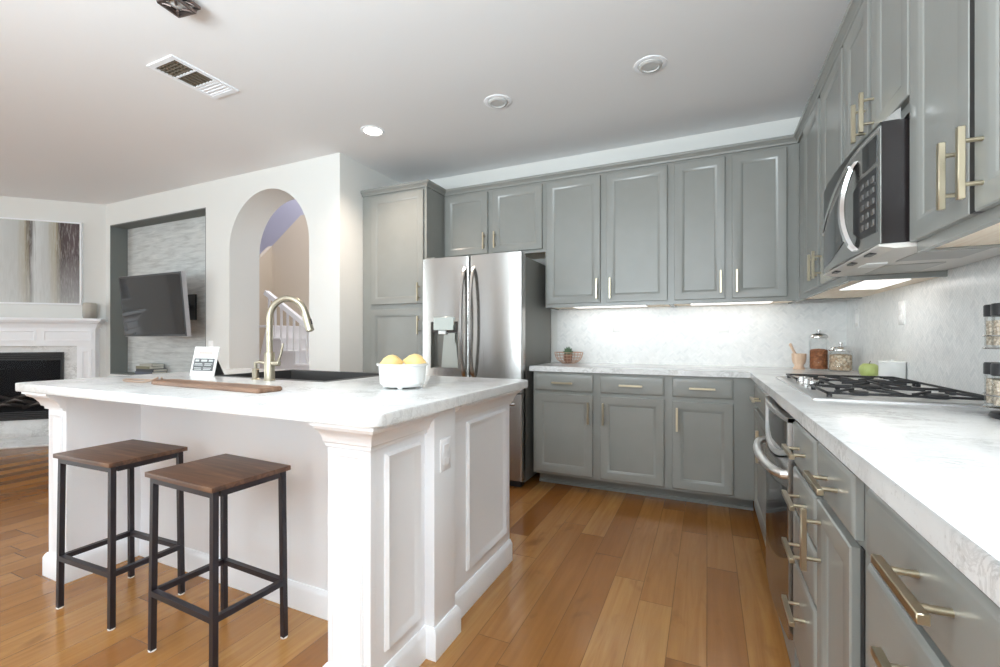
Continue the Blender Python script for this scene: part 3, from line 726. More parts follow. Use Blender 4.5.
for d_, sx in ((dl, -1), (dr, 1)):
    x = sx * 0.040; pts = []
    for k in range(21):
        u = k / 20; pts.append((x, 0.004 - 0.070 * math.sin(PI * u) ** 0.5, 0.80 + 0.88 * u))
    m = MB()
    m.loft([[(px - 0.016, py - 0.002, pz), (px - 0.010, py - 0.010, pz), (px + 0.010, py - 0.010, pz), (px + 0.016, py - 0.002, pz), (px + 0.010, py + 0.008, pz), (px - 0.010, py + 0.008, pz)] for px, py, pz in pts])
    m.done('handle', STEEL, d_)
m = MB(); m.tube([(-0.38 + 0.76 * k / 16, 0.004 - 0.068 * math.sin(PI * k / 16) ** 0.5, 0.63) for k in range(17)], 0.013, 10); m.done('handle', STEEL, dz)
m = MB(); m.box(0.352, 0.382, -0.009, 0.0, 1.722, 1.734); m.done('badge', WHITEP, dr, smooth=False)
for s in (-1, 1): MB().box(s * 0.37 - 0.04, s * 0.37 + 0.04, 0.02, 0.12, 1.768, 1.785, 0.004, 1).done('hinge_cover', PLASTIC_G, fr)

# ================================================================== MICROWAVE (local x from far to near, front -y)
mw = thing('microwave', 'stainless over-the-range microwave with curved handle', 'microwave', (0.545, 2.40, 0), R90)
MWW = 0.71
STEELD = mat('dark_steel', s2l(78, 78, 76), 0.3, 1.0)
MWB = mat('microwave_black_side', s2l(34, 29, 29), 0.22)
m = MB(); m.box(0.004, MWW - 0.002, -0.035, 0.33, 1.405, 1.765); m.done('body', MWB, mw, smooth=False)
def yf(x): u = x / MWW; return -0.078 - 0.016 * (1 - (2 * u - 1) ** 2)
def fpanel(x0, x1, zlo, zhi, out, thick, n=14):
    """panel following the bowed front; zlo and zhi are functions of x"""
    m = MB(); rings = []
    for k in range(n + 1):
        x = x0 + (x1 - x0) * k / n; y = yf(x) - out
        rings.append([(x, y, zlo(x)), (x, y, zhi(x)), (x, y + thick, zhi(x)), (x, y + thick, zlo(x))])
    return m.loft(rings)
K = lambda v: (lambda x: v)
dm = fpanel(0.0, MWW, K(1.405), K(1.765), -0.003, 0.043).done('door', MWB, mw, ang=50)
arc = lambda x: 1.615 + 0.135 * (1 - (1 - min(1, x / 0.62)) ** 1.8)
fpanel(0.0, MWW, lambda x: arc(x) + 0.004, lambda x: max(1.765, arc(x) + 0.006), 0.0, 0.004).done('top_band', STEELD, dm, ang=50)
fpanel(0.0, MWW, lambda x: arc(x) - 0.003, lambda x: arc(x) + 0.004, 0.002, 0.006).done('chrome_line', CHROME, dm, ang=50)
fpanel(0.0, MWW, K(1.405), lambda x: arc(x) - 0.003, 0.0, 0.004).done('front_skin', STEELH, dm, ang=50)
fpanel(0.015, 0.40, lambda x: 1.425 + 0.05 * (x / 0.4) ** 2, lambda x: arc(x) - 0.055 + 0.0 * x, 0.002, 0.006).done('window', BLACKG, dm, ang=50)
fpanel(0.0, 0.46, lambda x: arc(x) - 0.042 + 0.020 * x / 0.46, lambda x: arc(x) - 0.016 , 0.006, 0.008).done('chrome_swoosh', CHROME, dm, ang=50)
fpanel(0.585, 0.69, K(1.655), K(1.735), 0.002, 0.006).done('display', BLACKG, dm, ang=50)
kp = fpanel(0.50, 0.69, lambda x: 1.445 + 0.4 * max(0, 0.58 - x), lambda x: 1.64 - 0.25 * max(0, 0.58 - x), 0.002, 0.006).done('keypad', BLACKP, dm, ang=50)
m = MB()
for i in range(3):
    for j in range(5):
        x = 0.585 + i * 0.040; y = yf(x) - 0.002; m.box(x - 0.013, x + 0.013, y - 0.003, y + 0.003, 1.468 + j * 0.033, 1.486 + j * 0.033, 0.0015, 1)
m.done('button_row', mat('grey_keys', s2l(92, 90, 88), 0.5), kp)
pts = [(0.475 + 0.045 * (2 * k / 20 - 1) ** 2, yf(0.48) + 0.004 - 0.030 * math.sin(PI * k / 20) ** 0.6, 1.418 + 0.295 * k / 20) for k in range(21)]
m = MB(); m.loft([[(x - 0.022, y, z), (x - 0.013, y - 0.010, z), (x + 0.013, y - 0.010, z), (x + 0.022, y, z), (x, y + 0.008, z)] for x, y, z in pts]); m.done('handle', CHROME, dm)
m = MB(); m.prism([(-0.030, 1.80), (-0.074, 1.766), (-0.03, 1.766)], 0.0, MWW, 'x'); m.done('top_vent', STEELH, mw, smooth=False)
m = MB(); m.prism([(-0.080, 1.404), (-0.080, 1.398), (-0.04, 1.390), (0.325, 1.396), (0.325, 1.405), (-0.03, 1.405)], 0.004, MWW - 0.004, 'x'); bt = m.done('bottom_panel', mat('satin_bottom_panel', s2l(222, 218, 212), 0.45, 0.2), mw, smooth=False)
for x0 in (0.06, 0.40): MB().box(x0, x0 + 0.24, 0.05, 0.22, 1.390, 1.396).done('grease_filter', mat('filter_mesh', s2l(186, 184, 180), 0.5, 0.5), bt, smooth=False)
m = MB(); m.box(0.30, 0.40, -0.03, 0.03, 1.386, 1.392); m.done('lamp_lens', WHITEP, bt, smooth=False)
for x0 in (0.12, 0.34, 0.54): MB().box(x0, x0 + 0.06, -0.074, -0.056, 1.391, 1.399).done('vent_slot', BLACKP, bt, smooth=False)

# ================================================================== WALL OVEN
ov = thing('oven', 'stainless built-in oven below the cooktop', 'oven', (FXR, 2.415, 0), R90)
OW = 0.65
m = MB(); m.box(0, OW, 0, 0.58, 0.0, 0.872); m.done('body', PLASTIC_G, ov, smooth=False)
def obow(x0, x1, n=14, base=-0.02, amp=0.018):
    return [(x0 + (x1 - x0) * k / n, base - amp * (1 - (2 * k / n - 1) ** 2)) for k in range(n + 1)]
def arched_panel(x0, x1, ztop, zside, dip, y0, thick, n=16, amp=0.018, topdip=0.0):
    """vertical panel, bowed in plan, with an arched lower edge (and optional arched upper edge)"""
    m = MB(); rings = []
    for k in range(n + 1):
        u = k / n; b = 1 - (2 * u - 1) ** 2; x = x0 + (x1 - x0) * u; y = y0 - amp * b
        zb = zside - dip * b; zt = ztop - topdip * b
        rings.append([(x, y, zb), (x, y, zt), (x, y + thick, zt), (x, y + thick, zb)])
    return m.loft(rings)
FRM = mat('bright_steel_frame', (0.86, 0.86, 0.86), 0.32, 1.0)
arched_panel(0.010, OW - 0.010, 0.856, 0.738, 0.05, -0.020, 0.02).done('control_glass', BLACKG, ov, ang=45)
arched_panel(0.008, OW - 0.008, 0.858, 0.842, 0.0, -0.030, 0.03).done('control_frame', FRM, ov, ang=45)
arched_panel(0.008, OW - 0.008, 0.754, 0.735, 0.05, -0.030, 0.03, topdip=0.05).done('control_frame', FRM, ov, ang=45)
for x0 in (0.008, OW - 0.026): MB().box(x0, x0 + 0.018, -0.030, 0.0, 0.737, 0.857).done('control_frame', FRM, ov, smooth=False)
od = arched_panel(0.008, OW - 0.008, 0.727, 0.12, 0.0, -0.028, 0.028, topdip=0.05).done('door', STEELH, ov, ang=45)
arched_panel(0.030, OW - 0.030, 0.62, 0.38, 0.07, -0.031, 0.01, topdip=0.03).done('window', BLACKG, od, ang=45)
pts = [(0.035 + 0.58 * k / 20, -0.040 - 0.045 * math.sin(PI * k / 20) ** 0.5, 0.662) for k in range(21)]
m = MB(); m.tube([(0.035, -0.02, 0.662)] + pts + [(0.615, -0.02, 0.662)], 0.016, 12); m.done('handle', FRM, od)
m = MB(); m.box(0.0, OW, -0.012, 0.0, 0.0, 0.105); m.done('toe_panel', CAB, ov, smooth=False)

# ================================================================== COOKTOP
ck = thing('cooktop', 'stainless gas cooktop with black cast-iron grates', 'cooktop', (0.585, 2.305, 0.914))
CX, CY = 0.255, 0.455
m = MB(); m.loft([rr(-CX, CX, -CY, CY, 0.0), rr(-CX, CX, -CY, CY, 0.006), rr(-CX + 0.012, CX - 0.012, -CY + 0.012, CY - 0.012, 0.011), rr(-CX + 0.03, CX - 0.03, -CY + 0.03, CY - 0.03, 0.007)]); m.done('tray', mat('satin_steel_tray', (0.8, 0.8, 0.8), 0.42, 0.9), ck)
burn = [(-0.09, -0.29, 0.04), (0.12, -0.29, 0.048), (0.03, 0.0, 0.06), (-0.09, 0.29, 0.04), (0.12, 0.29, 0.048)]
for bx_, by_, br in burn:
    m = MB(); m.lathe([(br * 0.8, 0.007), (br * 0.8, 0.010), (br * 0.6, 0.012), (br * 0.6, 0.015), (br * 0.72, 0.016), (br * 0.72, 0.020), (br * 0.5, 0.022), (0.002, 0.022)], (bx_, by_, 0), 28); m.done('burner', IRON, ck)
for gy0, gy1 in ((-0.435, -0.15), (-0.143, 0.143), (0.15, 0.435)):
    m = MB(); gx0, gx1 = (-0.215, 0.225) if abs(gy0 + gy1) > 0.05 else (-0.13, 0.225); z0, z1 = 0.020, 0.028; h = 0.0042
    for yy in (gy0 + h, gy1 - h): m.box(gx0, gx1, yy - h, yy + h, z0, z1, 0.002, 1)
    for xx in (gx0 + h, gx1 - h): m.box(xx - h, xx + h, gy0, gy1, z0, z1, 0.002, 1)
    cy_ = (gy0 + gy1) / 2
    m.box((gx0 + gx1) / 2 - h, (gx0 + gx1) / 2 + h, gy0, gy1, z0, z1, 0.002, 1)
    for bx_, by_, br in burn:
        if gy0 < by_ < gy1:
            for k in range(4):
                a_ = PI / 4 + k * PI / 2
                p0 = Vector((bx_ + 0.028 * math.cos(a_), by_ + 0.028 * math.sin(a_), z1 + 0.001)); p1 = Vector((bx_ + 0.125 * math.cos(a_), by_ + 0.135 * math.sin(a_), z0 + 0.005))
                p1.x = min(max(p1.x, gx0 + h), gx1 - h); p1.y = min(max(p1.y, gy0 + h), gy1 - h)
                m.tube([p0, p1], 0.0038, 4, square=True)
            if br > 0.05: m.box(bx_ - 0.105, bx_ - 0.03, by_ - 0.0038, by_ + 0.0038, z0, z1 + 0.003); m.box(bx_ + 0.03, bx_ + 0.105, by_ - 0.0038, by_ + 0.0038, z0, z1 + 0.003)
    for xx in (gx0 + 0.012, gx1 - 0.012):
        for yy in (gy0 + 0.012, gy1 - 0.012): m.box(xx - 0.007, xx + 0.007, yy - 0.007, yy + 0.007, 0.007, z0)
    m.done('grate', IRON, ck)
for k in range(5):
    m = MB(); m.lathe([(0.021, 0.008), (0.021, 0.014), (0.017, 0.017), (0.016, 0.036), (0.014, 0.038), (0.002, 0.038)], (-0.19 + (0.012 if k % 2 else -0.006), -0.11 + k * 0.055, 0), 24); m.done('knob', CHROME, ck)

# ================================================================== COUNTER OBJECTS
# wire basket with a succulent
bk = thing('wire_basket', 'copper wire basket on the back counter beside the refrigerator', 'basket', (-1.045, 3.66, 0.914))
m = MB()
def ring(m, r, z, t, n=36, cx=0, cy=0):
    pts = [(cx + r * math.cos(2 * PI * k / n), cy + r * math.sin(2 * PI * k / n), z) for k in range(n + 1)]; m.tube(pts, t, 6, caps=False)
rp = [(0.055, 0.004), (0.088, 0.022), (0.105, 0.045), (0.113, 0.07), (0.117, 0.092)]
for r, z in rp: ring(m, r, z, 0.0022 if z < 0.09 else 0.0032)
for k in range(22):
    a_ = 2 * PI * k / 22; m.tube([(r * math.cos(a_), r * math.sin(a_), z) for r, z in rp], 0.0018, 5)
ring(m, 0.025, 0.004, 0.0018, 20)
for k in range(4): a_ = PI * k / 4; m.tube([(0.055 * math.cos(a_), 0.055 * math.sin(a_), 0.004), (-0.055 * math.cos(a_), -0.055 * math.sin(a_), 0.004)], 0.0018, 5)
m.done('wire_frame', ROSE, bk)
pl = thing('potted_succulent', 'small green succulent in a brown pot inside the wire basket', 'plant', (-1.05, 3.66, 0.921))
m = MB(); m.lathe([(0.03, 0), (0.036, 0.062), (0.038, 0.07), (0.033, 0.07), (0.031, 0.058), (0.002, 0.056)]); m.done('pot', POTM, pl)
m = MB()
for ring_n, tilt, L in ((7, 0.95, 0.05), (6, 0.55, 0.06), (4, 0.2, 0.066)):
    for k in range(ring_n):
        a_ = 2 * PI * k / ring_n + tilt; d_ = Vector((math.cos(a_) * math.sin(tilt), math.sin(a_) * math.sin(tilt), math.cos(tilt)))
        p = Vector((0, 0, 0.058)); m.tube([p, p + d_ * L * 0.35, p + d_ * L * 0.7 + Vector((0, 0, 0.004)), p + d_ * L + Vector((0, 0, 0.01))], [0.006, 0.0105, 0.009, 0.001], 8)
m.done('leaves', SUCC, pl)

# mortar and pestle
mo = thing('mortar', 'pale wood footed mortar cup on the counter near the corner', 'mortar', (0.568, 3.64, 0.914))
m = MB(); m.lathe([(0.034, 0), (0.036, 0.006), (0.027, 0.020), (0.027, 0.028), (0.037, 0.045), (0.042, 0.07), (0.043, 0.105), (0.037, 0.105), (0.034, 0.07), (0.02, 0.045), (0.002, 0.04)]); m.done('cup', MORTARW, mo)
pe_ = MB(); pe_.tube([(0.004, 0, 0.052), (-0.012, 0, 0.08), (-0.034, 0, 0.13), (-0.050, 0, 0.168), (-0.053, 0, 0.175)], [0.013, 0.010, 0.008, 0.010, 0.003], 14)
po = pe_.done('pestle', MORTARW); po.location = (0.568, 3.64, 0.914); tag(po, 'pale wood pestle leaning out of the mortar', 'pestle')

def jar(label, loc, r, h, fill, cmat, clabel, lidmat):
    t = thing('glass_jar', label, 'jar', loc)
    m = MB(); m.lathe([(r - 0.004, 0), (r, 0.004), (r, h - 0.02), (r - 0.008, h - 0.004), (r - 0.008, h)], seg=40, cap0=True, cap1=False); m.done('glass_body', GLASS, t)
    m = MB(); m.lathe([(r - 0.006, h), (r - 0.002, h + 0.004), (r - 0.002, h + 0.013), (r - 0.012, h + 0.026), (0.015, h + 0.034), (0.008, h + 0.036), (0.008, h + 0.042), (0.012, h + 0.048), (0.011, h + 0.055), (0.002, h + 0.058)], seg=36); m.done('lid', lidmat, t)
    m = MB(); n = 40
    m.lathe([(r - 0.008, 0.008), (r - 0.0055, 0.012), (r - 0.0055, fill - 0.006), (r - 0.012, fill), (r * 0.5, fill + 0.004), (0.002, fill + 0.006)], seg=40)
    o = m.done(clabel[0], cmat); o.location = loc; tag(o, clabel[1], clabel[2], kind='stuff')
jar('tall clear glass jar of brown almonds with a steel lid', (0.672, 3.60, 0.914), 0.054, 0.21, 0.135, ALMOND, ('almonds', 'brown almonds filling the tall glass jar', 'nuts'), CHROME)
jar('shorter clear glass jar of pale nuts with a steel lid', (0.772, 3.515, 0.914), 0.064, 0.128, 0.105, PASTA, ('mixed_nuts', 'pale nuts filling the shorter glass jar', 'nuts'), CHROME)

ap = thing('apple', 'green apple beside the white canister behind the cooktop', 'fruit', (0.782, 3.0, 0.914))
m = MB(); m.lathe([(0.004, 0.006), (0.015, 0.001), (0.029, 0.004), (0.041, 0.022), (0.045, 0.044), (0.040, 0.063), (0.026, 0.075), (0.013, 0.074), (0.003, 0.066)], seg=32); m.done('flesh', APPLE, ap)
MB().tube([(0, 0, 0.065), (0.002, 0.001, 0.078), (0.007, 0.002, 0.088)], [0.0015, 0.0015, 0.002], 8).done('stem', STEM, ap)
ca = thing('canister', 'white ceramic canister with lid behind the cooktop', 'canister', (0.824, 2.815, 0.914))
m = MB(); m.lathe([(0.048, 0), (0.051, 0.004), (0.052, 0.086), (0.050, 0.088)], seg=40); m.done('body', WHITEC, ca)
m = MB(); m.lathe([(0.053, 0.088), (0.0535, 0.090), (0.053, 0.096), (0.047, 0.098), (0.006, 0.099), (0.005, 0.102), (0.007, 0.106), (0.001, 0.108)], seg=40); m.done('lid', WHITEC, ca)

# spice carousel
sx_, sy_ = 0.760, 1.625
sr = thing('spice_rack', 'two-tier dark metal spice carousel at the right edge of the counter', 'spice rack', (sx_, sy_, 0.914))
m = MB(); m.lathe([(0.075, 0), (0.078, 0.004), (0.074, 0.014), (0.03, 0.02), (0.008, 0.024)], seg=36); m.done('base', BLACKP, sr)
m = MB(); m.cyl((0, 0, 0.02), (0, 0, 0.36), 0.007, 12); m.lathe([(0.002, 0.36), (0.012, 0.366), (0.013, 0.376), (0.002, 0.386)], seg=20); m.done('pole', CHROME, sr)
for z in (0.026, 0.182):
    m = MB(); m.lathe([(0.001, z), (0.088, z), (0.090, z + 0.002), (0.088, z + 0.004), (0.001, z + 0.004)], seg=40); ring(m, 0.088, z + 0.035, 0.002)
    m.done('shelf', CHROME, sr)
def make_spice(label):
    t = thing('spice_jar', label, 'jar', (0, 0, 0), 0, 'spice jars on the carousel')
    r = 0.0265
    m = MB(); m.lathe([(r - 0.002, 0), (r, 0.003), (r, 0.078), (r - 0.003, 0.084), (r - 0.003, 0.088)], seg=22, cap1=False); m.done('glass_body', GLASS, t)
    m = MB(); m.lathe([(r - 0.004, 0.005), (r - 0.0035, 0.070), (0.001, 0.072)], seg=20); m.done('spice', SPICE, t)
    m = MB(); m.lathe([(r + 0.0015, 0.082), (r + 0.002, 0.086), (r + 0.002, 0.110), (r, 0.114), (0.001, 0.114)], seg=24); m.done('lid', BLACKP, t)
    return t
first = None
for tier, z in (('lower', 0.914 + 0.031), ('upper', 0.914 + 0.187)):
    for k in range(6):
        a_ = PI + 0.35 + k * PI / 3
        where = {0: 'leftmost', 1: 'second from the left'}.get(k)
        lab = ('black-lidded glass spice jar on the %s tier of the carousel, %s' % (tier, where)) if where else 'black-lidded glass spice jar on the %s tier of the carousel, farther round' % tier
        if first is None: o = first = make_spice(lab)
        else: o = copy_tree(first); o['label'] = lab
        o.location = (sx_ + 0.0615 * math.cos(a_), sy_ + 0.0615 * math.sin(a_), z)

# bowl with lemons on the island
BX, BY = -1.175, 1.575
bo = thing('bowl', 'white footed ceramic bowl of lemons on the island', 'bowl', (BX, BY, 0.914))
m = MB(); m.lathe([(0.060, 0.006), (0.082, 0.009), (0.094, 0.022), (0.098, 0.080), (0.099, 0.092), (0.107, 0.097), (0.107, 0.104), (0.094, 0.104), (0.092, 0.088), (0.089, 0.030), (0.07, 0.016), (0.002, 0.014)], seg=48)
m.done('dish', WHITEC, bo)
for k in range(4):
    a_ = 0.5 + k * PI / 2; m = MB(); m.lathe([(0.008, 0), (0.010, 0.002), (0.012, 0.010)], (0.072 * math.cos(a_), 0.072 * math.sin(a_), 0), 14); m.done('foot', WHITEC, bo)
def make_lemon(label):
    m = MB(); m.lathe([(0.002, -0.052), (0.008, -0.048), (0.012, -0.042), (0.026, -0.030), (0.036, -0.010), (0.037, 0.008), (0.030, 0.026), (0.015, 0.040), (0.008, 0.046), (0.002, 0.049)], seg=28)
    o = m.done('lemon', LEMON); return tag(o, label, 'fruit', 'lemons in the white bowl')
l1 = make_lemon('yellow lemon on the left of the white bowl'); l1.location = (BX - 0.040, BY - 0.022, 0.914 + 0.103); l1.rotation_euler = (0, PI / 2 - 0.1, 0.45)
l2 = l1.copy(); COL.objects.link(l2); l2['label'] = 'yellow lemon on the right of the white bowl'; l2.location = (BX + 0.044, BY + 0.030, 0.914 + 0.107); l2.rotation_euler = (0.2, PI / 2 + 0.15, 0.75)
for n_, (dx, dy) in enumerate(((0.040, -0.042), (-0.04, 0.045))):
    l = l1.copy(); COL.objects.link(l); l.location = (BX + dx * 0.9, BY + dy, 0.914 + 0.058); l.rotation_euler = (0.3, PI / 2, 1.3 + n_); l['label'] = 'yellow lemon low in the white bowl below the others'

# cutting board with leather strap
cb = thing('cutting_board', 'long brown wooden cutting board with leather hanging loop on the island', 'cutting board', (-1.978, 1.245, 0.914))
bd = math.atan2(-0.03, 0.87)
def bpt(x, y): return (x * math.cos(bd) - y * math.sin(bd), x * math.sin(bd) + y * math.cos(bd))
pol = [(-0.30, -0.052), (0.43, -0.056), (0.438, -0.048), (0.438, 0.048), (0.43, 0.056), (-0.30, 0.052), (-0.32, 0.03), (-0.355, 0.022), (-0.365, 0.0), (-0.355, -0.022), (-0.32, -0.03)]
m = MB(); m.prism([bpt(*p) for p in pol], 0.0, 0.018, 'z')
bmesh.ops.bevel(m.bm, geom=[e for e in m.bm.edges if abs(e.verts[0].co.z - e.verts[1].co.z) < 1e-5], offset=0.004, segments=2, affect='EDGES'); m.done('board', BOARDW, cb)
m = MB(); pts = []
for k in range(15):
    u = k / 14; a_ = PI * 0.5 + 2 * PI * u * 0.94 + 0.2
    x, y = -0.485 + 0.15 * math.cos(a_ - PI / 2) , 0.040 * math.sin(a_ - PI / 2); pts.append((*bpt(x, y), 0.006 + 0.018 * max(0, (x + 0.38) / 0.04) if x > -0.38 else 0.006))
m.tube(pts, 0.005, 6); m.done('leather_loop', LEATHER, cb)

# info card on a stand
cd = thing('info_card', 'white printed card in a stand on the island left of the sink', 'card', (-2.555, 1.60, 0.914), math.radians(8))
tl = -0.22
m = MB(); m.M = Matrix.Rotation(tl, 4, 'X'); m.box(-0.087, 0.087, -0.003, 0.003, 0.0, 0.165, 0.001, 1); m.done('card_panel', WHITEP, cd)
m = MB(); m.M = Matrix.Rotation(tl, 4, 'X'); m.box(-0.073, 0.073, -0.0042, -0.003, 0.028, 0.098); m.done('dark_text_block', mat('print_charcoal', s2l(92, 92, 94), 0.6), cd, smooth=False)
m = MB(); m.M = Matrix.Rotation(tl, 4, 'X')
for x0, x1 in ((-0.062, -0.036), (-0.02, 0.022), (0.034, 0.064)): m.box(x0, x1, -0.0052, -0.0042, 0.080, 0.091)
for zz, a_, b_ in ((0.066, -0.064, -0.01), (0.066, 0.008, 0.062), (0.058, -0.064, -0.004), (0.058, 0.008, 0.055), (0.042, -0.064, -0.012), (0.042, 0.004, 0.06), (0.034, -0.06, -0.01), (0.034, 0.004, 0.056)): m.box(a_, b_, -0.0052, -0.0042, zz, zz + 0.004)
m.done('light_print', mat('print_light', s2l(196, 200, 198), 0.6), cd, smooth=False)
m = MB(); m.M = Matrix.Rotation(tl, 4, 'X')
for x0, x1, zz, hh_ in ((-0.07, -0.045, 0.148, 0.004), (-0.03, 0.0, 0.148, 0.004), (0.04, 0.068, 0.150, 0.004), (-0.045, 0.05, 0.122, 0.016), (-0.05, 0.055, 0.110, 0.004), (-0.07, -0.06, 0.106, 0.006)): m.box(x0, x1, -0.0042, -0.003, zz, zz + hh_)
m.done('pink_heading', mat('print_pink', s2l(206, 184, 178), 0.6), cd, smooth=False)
m = MB(); m.prism([(0.03, 0.0), (0.095, 0.0), (0.032, 0.13), (0.026, 0.13)], -0.012, 0.055, 'x'); m.done('easel_back', BLACKP, cd, smooth=False)

# ================================================================== LIVING ROOM
# television on an arm in the niche
tv = thing('television', 'black flat-screen television tilted on an arm in the wall niche', 'television', (-5.225, 2.772, 1.462), math.radians(0))
TM = Matrix.Rotation(math.radians(5), 4, 'X')
def T(m): m.M = TM; return m
TW, TH = 1.09 / 2, 0.645 / 2
T(MB()).box(-TW, TW, -0.012, 0.030, -TH, TH, 0.004, 2).done('cabinet', mat('tv_silver_edge', s2l(176, 176, 180), 0.3, 0.7), tv)
m = T(MB()); m.box(-TW + 0.004, TW - 0.004, -0.016, -0.011, -TH + 0.004, TH - 0.004); m.done('bezel', BLACKP, tv, smooth=False)
m = T(MB()); m.box(-TW + 0.022, TW - 0.022, -0.018, -0.0155, -TH + 0.026, TH - 0.022); m.done('screen', mat('tv_screen_glass', (0.012, 0.014, 0.018), 0.05), tv, smooth=False)
m = T(MB()); m.box(-0.3, 0.3, 0.03, 0.065, -0.22, 0.2, 0.01, 2); m.done('back_shell', BLACKP, tv)
m = MB(); m.box(-0.12, 0.12, 0.06, 0.09, -0.12, 0.12); m.tube([(0.0, 0.08, 0), (0.16, 0.20, 0), (0.05, 0.33, 0)], 0.022, 8); m.box(-0.06, 0.16, 0.325, 0.345, -0.14, 0.14); m.done('wall_arm', BLACKP, tv)
# books on the niche floor
zb_ = NZ0 + 0.012
bks = [('grey book at the bottom of the niche stack', s2l(82, 90, 104), 0.33, 0.20, 0.034, 0.0), ('dark book third from the top of the niche stack', s2l(70, 72, 78), 0.31, 0.18, 0.030, 0.06),
       ('olive book second from the top of the niche stack', s2l(128, 124, 100), 0.28, 0.16, 0.030, -0.05), ('pale grey book topmost of the niche stack', s2l(170, 170, 160), 0.22, 0.13, 0.026, 0.08)]
PAGE = mat('book_pages', s2l(226, 222, 210), 0.8)
for lab, colr, bw, bd_, bh, rz in bks:
    b = thing('book', lab, 'book', (-5.77 + rz * 0.3, 3.04, zb_), rz * 0.7, 'books stacked in the television niche'); CM = mat('book_cover', colr, 0.6)
    bd_ = min(bd_, 0.15)
    m = MB(); m.box(-bw / 2, bw / 2, -bd_ / 2, bd_ / 2, 0, 0.003); m.box(-bw / 2, bw / 2, -bd_ / 2, bd_ / 2, bh - 0.003, bh); m.box(-bw / 2, bw / 2, -bd_ / 2, -bd_ / 2 + 0.003, 0.003, bh - 0.003); m.done('cover', CM, b, smooth=False)
    m = MB(); m.box(-bw / 2 + 0.004, bw / 2 - 0.004, -bd_ / 2 + 0.003, bd_ / 2 - 0.004, 0.003, bh - 0.003); m.done('pages', PAGE, b, smooth=False)
    zb_ += bh

# fireplace surround on the diagonal wall; local x along the wall, 0 at the corner, -y into the room
fp = thing('fireplace', 'white mantel fireplace with marble surround and black gas insert', 'fireplace', (DX, DY, 0), PI / 4)
ML, MRt = -1.72, -0.06
OPN, OPS = -0.364, -1.415       # firebox opening right and left
m = MB()
m.box(MRt - 0.17, MRt, -0.10, 0, 0, 1.24); m.box(ML, ML + 0.17, -0.10, 0, 0, 1.24)
m.box(ML + 0.17, MRt - 0.17, -0.10, 0, 1.035, 1.24); m.done('surround', TRIM, fp, smooth=False)
m = MB()
for x0, x1 in ((MRt - 0.145, MRt - 0.03), (ML + 0.03, ML + 0.145)): m.rings(x0, x1, 0.14, 0.995, [(0, -0.099), (0, -0.110), (0.028, -0.110), (0.034, -0.103)])
for x0, x1 in ((-0.533, -0.091), (-1.19, -0.594), (ML + 0.03, -1.25)): m.rings(x0, x1, 1.085, 1.215, [(0, -0.099), (0, -0.108), (0.014, -0.110), (0.022, -0.102), (0.04, -0.102)])
m.done('raised_panel', TRIM, fp)
mp = [(0.0, 1.235), (0.012, 1.235), (0.014, 1.255), (0.03, 1.285), (0.055, 1.302), (0.058, 1.318), (0.0, 1.318)]
m = MB(); m.sweep([(ML, 0.0), (ML, -0.10), (MRt, -0.10), (MRt, 0.0)], mp); m.box(ML - 0.09, MRt + 0.09, -0.20, -0.001, 1.318, 1.350, 0.006, 2); m.done('mantel_shelf', TRIM, fp, ang=25)
m = MB(); m.box(OPN, MRt - 0.17, -0.055, 0, 0, 1.035); m.box(ML + 0.17, OPS, -0.055, 0, 0, 1.035); m.box(OPS, OPN, -0.055, 0, 0.964, 1.035); m.box(OPS, OPN, -0.055, 0, 0, 0.205); m.done('marble_surround', MARBLE, fp, smooth=False)
fb = MB()
fb.box(OPS, OPN, -0.075, -0.0, 0.935, 0.964); fb.box(OPS, OPN, -0.075, 0.0, 0.205, 0.235); fb.box(OPS, OPS + 0.02, -0.075, 0, 0.235, 0.935); fb.box(OPN - 0.02, OPN, -0.075, 0, 0.235, 0.935)
insert = fb.done('firebox_frame', BLACKP, fp, smooth=False)
m = MB(); 
for k in range(3): m.box(OPS + 0.02, OPN - 0.02, -0.085, -0.07, 0.238 + k * 0.022, 0.250 + k * 0.022)
m.done('louvre', BLACKP, insert, smooth=False); m = MB()
for k in range(3): m.box(OPS + 0.02, OPN - 0.02, -0.085, -0.07, 0.872 + k * 0.022, 0.884 + k * 0.022)
m.done('louvre', BLACKP, insert, smooth=False)
m = MB(); m.box(OPS + 0.03, OPN - 0.03, -0.02, -0.012, 0.235, 0.935); m.done('fireback', mat('firebrick', s2l(84, 82, 82), 0.7), insert, smooth=False)
m = MB(); rr_ = random.Random(3)
for k in range(7):
    x0 = OPS + 0.08 + k * 0.1; z0 = 0.34 + 0.05 * (k % 3); m.tube([(x0, -0.04, z0), (x0 + 0.14, -0.045, z0 + 0.05), (x0 + 0.3, -0.04, z0 + 0.02 * (k % 2))], [0.02, 0.025, 0.018], 8)
m.done('ceramic_logs', mat('charred_log', s2l(140, 130, 122), 0.9), insert)
m = MB(); m.box(OPS + 0.03, OPN - 0.03, -0.068, -0.064, 0.30, 0.872); m.done('glass_front', m_glass('smoked_glass', (0.6, 0.61, 0.63)), insert, smooth=False)
tag(MB().at((DX, DY, 0), (0, 0, PI / 4)).box(ML - 0.05, MRt + 0.02, -0.65, -0.112, 0.0, 0.02, 0.004, 1).done('hearth_slab', MARBLE), 'flat marble hearth slab on the floor below the fireplace', 'hearth')
